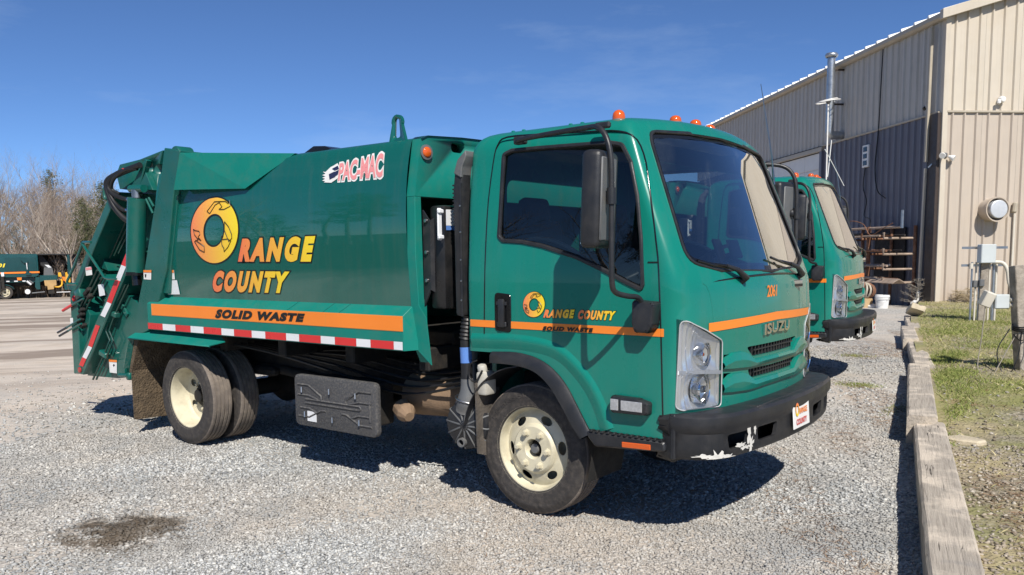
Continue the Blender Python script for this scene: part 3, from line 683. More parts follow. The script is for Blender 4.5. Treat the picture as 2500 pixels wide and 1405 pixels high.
def build_cab(T):
    shell = make_cab(T)
    fF = lambda d: (lambda y, z: (surf_front(y, z)-d, y, z))
    fS = lambda s, d: (lambda x, z: (x, s*(surf_side(x, z)-d), z))
    ws = pane(T, 'windscreen', WS, fF(.012), GLASS_W, 14)
    band(ws, 'border', WS, .035, fF(.009), BLACKG); gasket(ws, 'gasket', WS, fF(.002), BLACK, .011)
    for s in (-1, 1):
        d = pane(T, 'door_window', SW, fS(s, .014), GLASS_S, 6)
        gasket(d, 'gasket', inset_poly(SW, .008), fS(s, .004), BLACK, .014)
    # ---- door shut lines
    ds = sidepx([(1186, 845), (1187, 700), (1188, 539), (1194, 400), (1202, 352), (1223, 333), (1300, 326), (1400, 321), (1479, 317), (1528, 328), (1552, 372), (1574, 448), (1590, 520), (1601, 580), (1611, 663), (1617, 828), (1622, 1066)], -.985)
    for s in (-1, 1):
        b = MB(); b.tube([(p.x, s*(surf_side(p.x, p.y)-.002), p.y) for p in smooth_path([(x, z, 0) for x, z in ds], 3)], .0055, 6)
        b.tube([(x, s*(Wz(1.53)+.001) if x < .9 else s*(Wz(1.53)+.001), 1.53) for x in (.835, .87, .897)], .004, 6)
        b.build('door_seam', BLACKG, T, 60)
    # swage line over the wheel arch
    cr = [(-.385, 1.072), (-.23, 1.076), (-.044, 1.081), (.155, 1.065), (.283, 1.028), (.386, .957), (.487, .854), (.556, .741), (.605, .615)]
    for s in (-1, 1):
        pts = smooth_path([(x, z, 0) for x, z in cr], 4); b = MB(); G = []
        n = len(pts)
        for i, p in enumerate(pts):
            t = (pts[min(i+1, n-1)]-pts[max(i-1, 0)]).normalized(); nn = Vector((-t.y, t.x, 0))
            row = []
            for o, h in ((.034, -.003), (.012, .008), (0, .013), (-.02, .010), (-.05, .004), (-.075, -.003)):
                q = p+nn*o; row.append((q.x, s*(Wz(q.y)+h), q.y))
            G.append(row)
        b.grid(G); b.build('arch_swage', GREEN, T, 60)
    # wheel-arch trim, inner arch
    for s in (-1, 1):
        b = MB(); O = [(x+.004, z) for x, z in FLO]; G = []
        oo = smooth_path([(x, z, 0) for x, z in O], 4); ii = smooth_path([(x, z, 0) for x, z in FLI], 4); m = min(len(oo), len(ii))
        oo = [oo[int(i*(len(oo)-1)/(m-1))] for i in range(m)]; ii = [ii[int(i*(len(ii)-1)/(m-1))] for i in range(m)]
        for p, q in zip(oo, ii):
            G.append([(p.x, s*.985, p.y), (p.x, s*1.012, p.y), ((p.x*.7+q.x*.3), s*1.03, p.y*.7+q.y*.3), (q.x, s*1.026, q.y), (q.x, s*1.0, q.y-.004), (q.x+.0, s*.55, q.y+.01)])
        b.grid(G); b.build('wheel_arch_trim', BLACK, T, 45)
        b = MB(); G = []
        for i in range(13):
            a = R(-20)+R(215)*i/12; G.append([(.47*math.cos(a)+.0, s*.60, .44+.47*math.sin(a)), (.47*math.cos(a), s*.98, .44+.47*math.sin(a))])
        b.grid(G[:7]); b.build('inner_wing', DARK, T, 60)
    # ---- orange stripe round the cab
    for za, zb in ((1.142, 1.184),):
        def stripe(lo, hi, s):
            h0 = outline(za)[lo:hi]; b = MB(); P = [[], []]
            for (x, y) in h0:
                for k, z in ((0, za), (1, zb)):
                    P[k].append((x, s*y, z))
            # push outwards
            out = [[], []]
            for k in (0, 1):
                L = P[k]
                for i, p in enumerate(L):
                    a = Vector(L[max(i-1, 0)]); c = Vector(L[min(i+1, len(L)-1)]); t = (c-a).normalized(); nn = Vector((t.y, -t.x, 0))*(1 if s > 0 else -1)
                    if nn.dot(Vector((p[0]-.3, p[1], 0))) < 0: nn = -nn
                    out[k].append(Vector(p)+nn*.003)
            b.grid(out); return b
        for s in (1, -1):
            b = stripe(24, 41, s); b.build('orange_stripe', ORANGE, T, 60)
        zf = 1.178
        b = MB(); ys = [i*.04-.78 for i in range(40)]
        b.grid([[(surf_front(y, zf)+.004, y, zf-.022+.02*(1-abs(y)/.8)) for y in ys], [(surf_front(y, zf)+.004, y, zf+.026+.02*(1-abs(y)/.8)) for y in ys]]); b.build('orange_stripe', ORANGE, T, 60)
    # ---- hood seam and creases
    b = MB(); b.tube([(surf_front(y, 1.43)-.003, y, 1.413+.035*(1-(y/.78)**2)) for y in [i*.05-.78 for i in range(32)]], .006, 6); b.build('hood_seam', BLACKG, T, 60)
    for s in (-1, 1):
        b = MB(); b.tube([(surf_front(y, z)-.002, s*y, z) for y, z in ((.80, 1.415), (.775, 1.40), (.755, 1.36), (.74, 1.30), (.735, 1.20))], .0035, 6); b.build('hood_seam', GREEN, T, 60)
    # ---- grille behind the slots
    b = MB()
    ys = [i*.05-.66 for i in range(27)]
    b.grid([[(surf_front(y, z)-.05, y, z) for y in ys] for z in (.82, .9, 1.0, 1.07)])
    g = b.build('grille', BLACK, T, 60)
    for zc, hh, n, wd in ((1.015, .05, 15, .31), (.888, .044, 17, .32)):
        b = MB()
        for i in range(n):
            y = -wd+2*wd*i/(n-1); b.box((surf_front(y, zc)-.025, y, zc), (.03, .014, hh+.03))
        b.build('grille_fin', BLACK, g)
        b = MB(); b.box((surf_front(0, zc)-.012, 0, zc+.005), (.008, .62, .007)); b.build('grille_bar', BLACK, g)
    # raised gull-wing bars
    for zt, zb_, zi, nm in ((1.035, .965, .93, 'grille_wing'), (.918, .838, .80, 'grille_wing')):
        for s in (-1, 1):
            b = MB(); row = []
            pts = [(.0, zt-.062, zi-.018+.02), (.20, zt-.062, zi+.0), (.315, zt-.064, zi-.004), (.40, zt-.02, zi-.004), (.46, zt-.004, zi), (.56, zt-.004, zi+.004), (.655, zt-.05, zi+.012)]
            G = []
            for y, a, c in pts:
                xs = surf_front(y, a); G.append([(xs-.01, s*y, a), (xs+.016, s*y, a-.006), (xs+.024, s*y, (a+c)/2), (xs+.016, s*y, c+.006), (xs-.01, s*y, c)])
            b.grid(G); b.build(nm, GREEN, T, 18)
    # ---- headlights
    for s in (-1, 1):
        hd = thing('headlight', None, None); hd.parent = T
        b = MB(); G = []
        for i in range(33):
            row = []
            for j in range(45):
                y = .657+j*(.975-.657)/44
                top = np.interp(y, [.655, .968], [1.10, 1.234]); zz = .748+(top-.748)*i/32
                u = (y-.81)/.155; zm = .940+.03*(y-.655); lo = zz < zm; z0, z1 = (.748, zm) if lo else (zm, top); v = 2*(zz-z0)/max(z1-z0, .01)-1
                fac = .5*round(u*5)/5+.5*u
                d = .010+(.052 if lo else .040)*max(0, 1-fac*fac)*max(0, 1-v*v)**.7+.003*math.sin(y*210)*(1 if y > .86 else .3)
                row.append((surf_front(y, zz)-d, s*y, zz))
            G.append(row)
        b.grid(G); b.build('reflector', REFL, hd, 24)
        b = MB(); b.bar((surf_front(.66, .935)-.012, s*.66, .93), (surf_front(.8, .95)-.012, s*.80, .945), .03, .02); b.bar((surf_front(.8, .95)-.012, s*.80, .945), (surf_front(.97, .96)-.012, s*.97, .955), .03, .02)
        b.build('divider', SILV, hd)
        b = MB(); b.lathe([(0, .03), (.007, .03), (.012, .022), (.013, .0)], (surf_front(.775, 1.035)-.055, s*.775, 1.035), (1, 0, 0), 12); b.build('bulb', AMBER, hd, 60)
        b = MB(); b.lathe([(0, .06), (.016, .06), (.02, .05), (.02, .0)], (surf_front(.785, .850)-.06, s*.785, .850), (1, 0, 0), 12); b.build('bulb', CHROME, hd, 60)
        for yc, zc, r_ in ((.785, .850, .078), (.775, 1.035, .060)):
            b = MB(); xb = surf_front(yc, zc)
            b.lathe([(r_, 0), (r_+.006, .004), (r_+.006, -.05), (r_*.93, -.055), (r_*.9, -.006)], (xb-.012, s*yc, zc), (1, -s*.10, 0), 28); b.build('lamp_ring', CHROME, hd, 40)
            b = MB(); b.lathe([(r_*.90, -.006), (r_*.78, -.030), (r_*.5, -.046), (r_*.2, -.052)], (xb-.012, s*yc, zc), (1, -s*.10, 0), 14); b.build('reflector_bowl', CHROME, hd, 14)
        # lens with fluted outer part
        b = MB(); G = []
        for i in range(13):
            row = []
            for j in range(67):
                y = .655+j*(.978-.655)/66; top = np.interp(y, [.655, .968], [1.103, 1.236]); zz = .745+(top-.745)*i/12
                fl = .0022*math.sin(j*1.9)*(1 if y > .845 else .25)
                row.append((surf_front(y, zz)+.004+fl, s*y, zz))
            G.append(row)
        b.grid(G); b.build('lens', LENS, hd, 60)
        P = [(surf_front(y, z)+.003, s*y, z) for y, z in HL]; b = MB(); b.tube(P, .004, 6, closed=True); b.build('bezel', GREYL, hd, 60)
    # ---- bumper
    prof = [(.725, .20), (.738, .15), (.742, .04), (.738, .016), (.722, .002), (.69, 0), (.655, .004), (.635, .018), (.56, .020), (.515, .024), (.495, .034), (.49, .06), (.49, .16)]
    b = MB(); G = []
    for z, ins in prof:
        h = outline(1, ins, W=1.005, X=1.315, Xr=.2, rc=.24, bow=.085)
        h = h[:34]
        row = [(max(x, .972) if i > 26 else x, y, z) for i, (x, y) in enumerate(h)]
        row = [(x, -y, z2) for x, y, z2 in row[:0:-1]] + row
        G.append(row)
    b.grid(G)
    bp = b.build('bumper', BLACK, T, 40)
    md = bp.modifiers.new('s', 'SOLIDIFY'); md.thickness = .02; md.offset = -1
    bpy.context.view_layer.update(); me = ev_mesh(bp); bp.modifiers.clear(); bp.data = me
    cut = []
    for y, wd in ((-.72, .20), (-.42, .24), (.42, .24), (.72, .20)):
        m = MB(); m.prism([(1.0, y+q[0], q[1]) for q in round_poly([(-wd/2, .625), (wd/2, .625), (wd/2-.02, .545), (-wd/2+.02, .545)], .02, 3)], (.5, 0, 0)); cut.append(m.build('cut', None))
    boolean(bp, cut); bm = bmesh.new(); bm.from_mesh(bp.data); sharpen(bm, 35); bm.to_mesh(bp.data); bm.free()
    if not bp.data.materials: bp.data.materials.append(BLACK)
    bfront = lambda y, z: float(np.interp(abs(y), [-p[1] for p in outline(1, .021, W=1.005, X=1.315, Xr=.2, rc=.24, bow=.085)[:27]], [p[0] for p in outline(1, .021, W=1.005, X=1.315, Xr=.2, rc=.24, bow=.085)[:27]]))
    b = MB(); b.grid([[(1.16-.12*(y/.9)**2, y, z) for y in [i*.1-.9 for i in range(19)]] for z in (.50, .66)]); b.build('bumper_backing', DARK, bp, 60)
    for s in (-1, 1):
        b = MB(); b.box((.985, s*.975, .615), (.03, .05, .24), bevel=.006); b.build('bumper_end', BLACK, bp)
    b = MB(); b.box((1.24, 0, .733), (.06, 1.1, .022), bevel=.006); b.build('bumper_step', BLACK, bp)
    # chipped white paint
    rr = random.Random(3)
    ch = []
    for cyy, czz, w_, h_ in ((-.87, .508, .05, .045), (-.80, .500, .05, .02), (-.62, .60, .02, .06), (-.60, .545, .025, .05), (-.70, .555, .06, .012), (-.66, .535, .05, .014), (-.90, .60, .008, .008), (-.93, .52, .03, .012), (-.56, .62, .012, .03)):
        b = MB(); vs = []
        for k in range(22):
            a = 2*math.pi*k/22; r_ = rr.uniform(.35, 1.3); y = cyy+w_*r_*math.cos(a); z = max(.503, czz+h_*r_*math.sin(a)); vs.append((bfront(y, z)+.003, y, z))
        b.poly(vs, [list(range(22))]); ch.append(b.build('paint_chip', CHIP, bp, None, False))
    for y in (-.95, -.30, -.12, .35):
        b = MB(); b.lathe([(0, .006), (.008, .004), (.010, 0)], (bfront(y, .6)+.001, y, .655), (1, 0, 0), 10); b.build('rivet', STEEL, bp, 60)
    # licence plate
    pl = MB(); pl.box((1.312, .01, .628), (.006, .27, .17), Euler((0, R(-4), 0)), bevel=.004); pl = pl.build('licence_plate', WHITE, bp)
    def ptxt(s, y0, y1, z0, z1, m, shear=0):
        t = text2d(s, 1, .03, shear); map2(t, lambda u, v: (1.319+.0005*0+(-.07)*((z0+(z1-z0)*v)-.628), y0+(y1-y0)*u, z0+(z1-z0)*v)); obj_bm('plate_lettering', t, m, pl, None, False)
    ptxt('O', -.095, -.035, .615, .695, GRAD); ptxt('RANGE', -.03, .10, .625, .66, ORANGE); ptxt('COUNTY', -.085, .09, .565, .60, RED)
    # ---- name badge, number, small badge
    t = text2d('ISUZU', 1, .035, 0, 1.05); bx = bbox2(t)
    r = bmesh.ops.extrude_face_region(t, geom=list(t.faces)); 
    for v in [g for g in r['geom'] if isinstance(g, bmesh.types.BMVert)]: v.co.z += .12
    a, c, d, e = bx
    for v in t.verts:
        u = (v.co.x-a)/(c-a); q = (v.co.y-d)/(e-d); y = -.20+.40*u; z = 1.093+.064*q+.012*(1-abs(y)/.3); v.co = Vector((surf_front(y, z)+.002+v.co.z*.1, y, z))
    obj_bm('name_badge', t, CHROME, T, 30)
    t = text2d('2061', 1, .02, 0, .9); map2(t, lambda u, v: (surf_front(-.13+.15*u, 1.35)+.004, -.13+.15*u, 1.314+.071*v), None, 3); o = obj_bm('fleet_number', t, ORANGE, T, None, False); o['one_off'] = 1
    b = MB(); b.box((surf_front(.44, 1.375)+.004, .44, 1.375), (.012, .125, .048), Euler((0, 0, R(-8))), bevel=.004); bd = b.build('small_badge', CHROME, T)
    b = MB(); b.box((surf_front(.44, 1.362)+.011, .44, 1.365), (.002, .11, .018), Euler((0, 0, R(-8)))); b.build('badge_plate', BLACKG, bd)
    # ---- roof beacons
    for y, x in ((-.80, .54), (-.24, .60), (.0, .615), (.24, .60), (.80, .54)):
        z = 2.305+crown(y, 2.3); z = z-.012 if abs(y) > .7 else z+.004
        bc = thing('roof_beacon', None, None); bc.parent = T; bc.location = (0, 0, 0)
        m = MB(); m.lathe([(.041, -.012), (.041, .006), (.038, .010)], (x, y, z), (0, 0, 1), 20); m.build('base', GREYP, bc, 50)
        k = 1.1 if abs(y) > .7 else .85
        m = MB(); m.lathe([(.036, .009), (.036, .024*k), (.032, .040*k), (.022, .051*k), (.009, .056*k), (0, .057*k)], (x, y, z), (0, 0, 1), 20); m.build('lens', AMBER, bc, 60)
    # roof rail bolts
    for x in (-.20, -.12, .22, .30):
        m = MB(); m.box((x, -.80, 2.318), (.022, .02, .018), bevel=.004); m.build('roof_bolt', GREEN, T)
    # ---- mirrors
    for s in (-1, 1):
        mi = thing('mirror', None, None); mi.parent = T
        ym = 1.255
        m = MB(); yaw = R(-8)*s
        m.box((.70, s*(ym+.005), 1.847), (.11, .235, .485), Euler((0, R(2), yaw)), bevel=.032, seg=3); m.build('housing', BLACK, mi, 40)
        m = MB(); m.box((.757, s*(ym+.016), 1.847), (.012, .175, .41), Euler((0, R(2), yaw)), bevel=.006); m.build('housing_face', GREYP, mi, 40)
        m = MB(); m.box((.643, s*ym, 1.847), (.004, .20, .44), Euler((0, R(2), yaw))); m.build('glass', CHROME, mi)
        P = [(-.02, 1.0, 2.225), (.04, 1.03, 2.232), (.30, 1.10, 2.232), (.58, 1.20, 2.222), (.70, 1.275, 2.205), (.765, 1.30, 2.15), (.795, 1.305, 2.05), (.80, 1.305, 1.9), (.80, 1.305, 1.6), (.80, 1.30, 1.44), (.80, 1.27, 1.385), (.82, 1.19, 1.362), (.835, 1.10, 1.35), (.84, 1.055, 1.31)]
        m = MB(); m.tube([(x, s*y, z) for x, y, z in smooth_path(P, 4)], .0145, 10); m.build('arm', BLACK, mi, 60)
        m = MB(); m.tube([(.80, s*1.305, 1.90), (.80, s*1.305, 1.82)], .024, 10); m.box((.76, s*1.29, 1.86), (.06, .04, .05), bevel=.01); m.build('clamp', BLACK, mi, 50)
        m = MB(); m.box((.0, s*.992, 2.232), (.075, .05, .045), bevel=.008); m.box((.55, s*.985, 2.262), (.10, .03, .035), bevel=.01); m.build('arm_bracket', BLACK, mi)
        m = MB(); m.prism([(x, s*.985, z) for x, z in round_poly([(.785, 1.335), (.915, 1.325), (.905, 1.20), (.88, 1.165), (.80, 1.165), (.785, 1.21)], .02, 3)], (0, s*.10, 0), bevel=.014, seg=2); m.build('pod', BLACK, mi, 40)
    # ---- door handle, side lamp, step, stripe lettering
    for s in (-1, 1):
        h = MB(); h.prism([(x, s*.99, z) for x, z in round_poly([(-.20, 1.355), (-.075, 1.345), (-.075, 1.115), (-.20, 1.125)], .025, 3)], (0, s*.016, 0), bevel=.004); h = h.build('door_handle', BLACKG, T)
        m = MB(); m.box((-.138, s*1.017, 1.232), (.045, .02, .17), bevel=.008, seg=2); m.box((-.138, s*1.012, 1.29), (.075, .012, .02)); m.box((-.138, s*1.014, 1.165), (.07, .012, .03), bevel=.004); m.build('pull', BLACK, h)
        l = MB(); l.prism([(x, s*.99, z) for x, z in round_poly([(.635, .812), (.80, .808), (.868, .79), (.866, .722), (.64, .718)], .018, 3)], (0, s*.062, 0), bevel=.012, seg=2); l = l.build('side_lamp', BLACK, T)
        m = MB(); m.box((.665, s*1.053, .765), (.05, .006, .062), bevel=.003); m.box((.77, s*1.053, .765), (.13, .006, .055), bevel=.003); m.build('lens', LAMPL, l)
        st = MB(); st.prism([(x, s*.86, z) for x, z in ((.46, .592), (.945, .592), (.955, .575), (.955, .535), (.52, .508), (.47, .56))], (0, s*.165, 0), bevel=.01); st = st.build('step', BLACK, T)
        m = MB(); m.box((.785, s*1.026, .548), (.175, .008, .03), Euler((0, R(-2)*1, 0)), bevel=.003); m.build('side_marker', AMBER, st)
        m = MB()
        for i in range(13): m.box((.50+i*.036, s*1.0, .597), (.016, .06, .012), bevel=.002)
        m.build('step_tread', BLACK, st)
    # wipers
    for y0, y1, z1 in ((-.42, -.78, 1.535), (.52, .06, 1.545)):
        wp = thing('wiper', None, None); wp.parent = T
        p0 = Vector((surf_front(y0, 1.44)+.03, y0, 1.435)); pm = Vector((surf_front((y0*.55+y1*.45), 1.50)+.03, y0*.55+y1*.45, 1.505)); 
        m = MB(); m.tube([p0-Vector((.03, 0, .02)), p0, p0*.5+pm*.5+Vector((.01, 0, .01)), pm], [.022, .022, .015, .010], 8); m.build('arm', BLACK, wp, 60)
        a = Vector((surf_front(y1-.02, z1)+.012, y1-.02, z1)); c = Vector((surf_front(y0-.12, 1.49)+.012, y0-.12, 1.492))
        m = MB(); m.tube([a, a*.5+c*.5+Vector((.006, 0, -.006)), c], .008, 6); m.tube([pm, a*.6+c*.4], .008, 6); m.build('blade', BLACKG, wp, 60)
    # antenna on the far pillar
    m = MB(); m.tube([(.76, .955, 2.05), (.74, .955, 2.25), (.66, .93, 2.75)], [.010, .005, .0025], 6); m.build('antenna', STEEL, T, 60)
    # ---- inside the cab
    it = thing('cab_interior', None, None); it.parent = T
    m = MB(); m.grid([[(x, y, z) for y in (-.9, -.4, 0, .4, .9)] for x, z in ((.98, 1.46), (.86, 1.47), (.74, 1.45), (.70, 1.38), (.70, 1.05))]); m.build('dashboard', DASH, it, 50)
    m = MB(); m.box((.76, -.42, 1.47), (.16, .46, .05), bevel=.02, seg=2); m.box((.74, .45, 1.47), (.16, .46, .07), bevel=.02, seg=2); m.build('dash_hood', DASH, it)
    m = MB(); m.box((.78, .02, 1.585), (.02, .22, .16), Euler((0, R(-20), R(14))), bevel=.006); m.tube([(.79, .02, 1.51), (.80, .02, 1.46)], .012, 8); m.box((.755, .30, 1.60), (.02, .10, .13), Euler((0, R(-25), R(-20))), bevel=.006); m.build('screen', BLACKG, it)
    for yy in (-.50, .50):
        m = MB(); c = Vector((.50, yy, 1.52)); ax = Vector((-.55, 0, .83)).normalized(); q = Vector((0, 1, 0)); k = ax.cross(q)
        m.tube([c+(q*math.cos(a)+k*math.sin(a))*.205 for a in [2*math.pi*i/28 for i in range(28)]], .014, 8, closed=True)
        for a in (R(90), R(210), R(330)): m.tube([c, c+(q*math.cos(a)+k*math.sin(a))*.2], .012, 6)
        m.tube([c, c-ax*.45], .03, 8); m.build('steering_wheel', BLACK, it, 60)
        m = MB(); m.box((.02, yy, 1.20), (.50, .48, .14), bevel=.05, seg=2); m.box((-.22, yy, 1.50), (.13, .48, .60), Euler((0, R(-10), 0)), bevel=.05, seg=3); m.box((-.265, yy, 1.86), (.09, .26, .16), Euler((0, R(-8), 0)), bevel=.035, seg=2); m.build('seat', SEAT, it, 50)
    for sg in (-1, 1):
        L = smooth_path([(-.12, 1.60, 0), (-.02, 1.665, 0), (.14, 1.66, 0), (.30, 1.60, 0), (.44, 1.50, 0), (.54, 1.40, 0)], 5)
        m = MB(); m.tube([(p.x, sg*.90, p.y) for p in L], .013, 8); m.build('door_trim', GREYL, it, 60)
        m = MB(); m.grid([[(p.x, sg*.91, p.y-.012), (p.x, sg*.935, 1.05)] for p in L]); m.build('door_card', DARK, it, 60)
    m = MB(); m.box((.2, 0, 1.03), (1.1, 1.86, .05)); m.build('floor_panel', DARK, it); m = MB(); m.box((-.375, 0, 1.32), (.03, 1.84, .52)); m.build('rear_trim', DASHL, it)
    m = MB(); m.box((.2, 0, 2.262), (.9, 1.5, .02), bevel=.005); m.build('headliner', DASHL, it)
    m = MB(); m.prism([(.66, -.70, 2.20), (.66, .70, 2.20), (.70, .70, 2.09), (.70, -.70, 2.09)], (-.012, 0, 0)); m.build('sun_shade_strip', BLUEG, it)
GREYL = mat('light_grey_bezel', (.42, .43, .43), .35)
BLUEG = glass('blue_tint_band', (.35, .5, .8))
build_cab(truck)
# ---------------------------------------------------------------- wheels
def tyre_mesh(Rt=.4005, wd=.215):
    b = MB(); h = wd/2
    prof = [(.258, -h*.86), (.262, -h*.93), (.285, -h*.98), (.325, -h), (.36, -h*.96), (.378, -h*.90), (.390, -h*.84), (Rt-.003, -h*.78)]
    g = []
    for c in (-.055, -.018, .018, .055): g += [(Rt, c-.007), (Rt-.011, c-.004), (Rt-.011, c+.004), (Rt, c+.007)]
    prof += [(Rt, -h*.70)] + g + [(Rt, h*.70), (Rt-.003, h*.78), (.390, h*.84), (.382, h*.885), (.379, h*.885), (.376, h*.905), (.36, h*.96), (.345, h*.985), (.343, h*.978), (.325, h), (.30, h*.99), (.296, h*.975), (.285, h*.98), (.262, h*.93), (.258, h*.86)]
    b.lathe(prof, (0, 0, 0), (0, -1, 0), 56)
    bm = b.bm
    for f in bm.faces:
        c = f.calc_center_median(); f.material_index = 1 if math.hypot(c.x, c.z) > .387 else 0
    bmesh.ops.recalc_face_normals(bm, faces=bm.faces); sharpen(bm, 40)
    me = bpy.data.meshes.new('tyre'); bm.to_mesh(me); bm.free(); me.materials.append(RUBBER); me.materials.append(TREAD); return me
def rim_mesh(front):
    b = MB()
    if front:
        prof = [(.266, .100), (.270, .094), (.270, .088), (.256, .084), (.252, .07), (.248, .045), (.242, .030), (.234, .027), (.224, .033), (.205, .044), (.180, .054), (.156, .062), (.147, .080), (.137, .087), (.065, .087), (.060, .080), (.058, .03), (.056, -.05), (.20, -.06), (.24, -.05)]
        holes = [(.205, .026)]
    else:
        prof = [(.266, .100), (.270, .094), (.270, .088), (.256, .084), (.250, .06), (.244, .0), (.240, -.055), (.228, -.07), (.15, -.085), (.14, -.088), (.105, -.088), (.10, -.09), (.10, -.11), (.22, -.12), (.25, -.10)]
    b.lathe(prof, (0, 0, 0), (0, -1, 0), 64)
    o = b.build('rim', CREAM, None, 35); cut = []
    for i in range(6):
        a = 2*math.pi*(i+.35)/6; r = .190 if front else .185; ra, rb = (.042, .024) if front else (.034, .034)
        m = MB(); P = []
        for k in range(16):
            t = 2*math.pi*k/16; u = rb*math.cos(t)+r; v = ra*math.sin(t); P.append((u*math.cos(a)-v*math.sin(a), .16, u*math.sin(a)+v*math.cos(a)))
        m.prism(P, (0, -.32 if front else -.12, 0)); cut.append(m.build('cut', None))
    md = o.modifiers.new('s', 'SOLIDIFY'); md.thickness = .006; md.offset = 0
    boolean(o, cut); me = o.data; bm = bmesh.new(); bm.from_mesh(me); sharpen(bm, 35); bm.to_mesh(me); bm.free()
    bpy.data.objects.remove(o)
    if not me.materials: me.materials.append(CREAM)
    return me
TYRE = tyre_mesh(); RIMF = rim_mesh(True); RIMR = rim_mesh(False)
_m = MB(); _m.lathe([(.025, 0), (.025, .010), (.017, .013), (.017, .034), (.009, .037), (0, .035)], (0, 0, 0), (0, -1, 0), 6); LUG = _m.build('lug', None); LUGM = LUG.data; bpy.data.objects.remove(LUG)
LUGM.materials.append(CREAM)
def wheel(T, x, y, s, front, inner=False, ang=0):
    """s=-1 near side (outer face towards -Y)"""
    wh = thing('wheel', None, None); wh.parent = T; wh.location = (x, y, .4005); wh.rotation_euler = (0, ang, 0 if s < 0 else math.pi)
    link('tyre', TYRE, None, wh)
    link('rim', RIMF if front else RIMR, None, wh)
    if inner: return wh
    if front:
        for i in range(6):
            a = 2*math.pi*i/6+.2; o = link('lug_nut', LUGM, None, wh); o.location = (.108*math.cos(a), -.085, .108*math.sin(a))
        m = MB(); m.lathe([(.056, -.02), (.054, .03), (.034, .034), (.033, .062), (.028, .072), (0, .074)], (0, 0, 0), (0, -1, 0), 24); m.build('hub', DARK, wh, 40)
        m = MB(); m.lathe([(.0, .079), (.027, .077), (.031, .070), (.031, .06)], (0, 0, 0), (0, -1, 0), 24); m.build('hub_cap', GREYP, wh, 40)
        # raised maker's name on the sidewall
        t = text2d('Hankook', 1, .02, 0, 1.0); a_, b_, c_, d_ = bbox2(t)
        for i in range(1, 26): bmesh.ops.bisect_plane(t, geom=list(t.verts)+list(t.edges)+list(t.faces), plane_co=(a_+(b_-a_)*i/26, 0, 0), plane_no=(1, 0, 0))
        for v in t.verts:
            u = (v.co.x-a_)/(b_-a_); q = (v.co.y-c_)/(d_-c_); an = R(165)-R(58)*u; r = .318+.030*q
            v.co = Vector((r*math.cos(an), -.1095-.0004, r*math.sin(an)))
        obj_bm('sidewall_lettering', t, RUBBER, wh, None, False)
    else:
        m = MB(); m.lathe([(.10, -.10), (.10, -.06), (.085, -.045), (.06, -.04), (.055, -.01), (0, -.005)], (0, 0, 0), (0, -1, 0), 24); m.build('hub', DARK, wh, 40)
        for i in range(6):
            a = 2*math.pi*i/6+.2; o = link('lug_nut', LUGM, None, wh); o.location = (.122*math.cos(a), .088, .122*math.sin(a))
    return wh
WB = 3.556
for s in (-1, 1):
    wheel(truck, 0, s*.807, s, True, ang=.25)
    wheel(truck, -WB, s*.963, s, False, ang=.9)
    wheel(truck, -WB, s*.70, -s, False, inner=True)

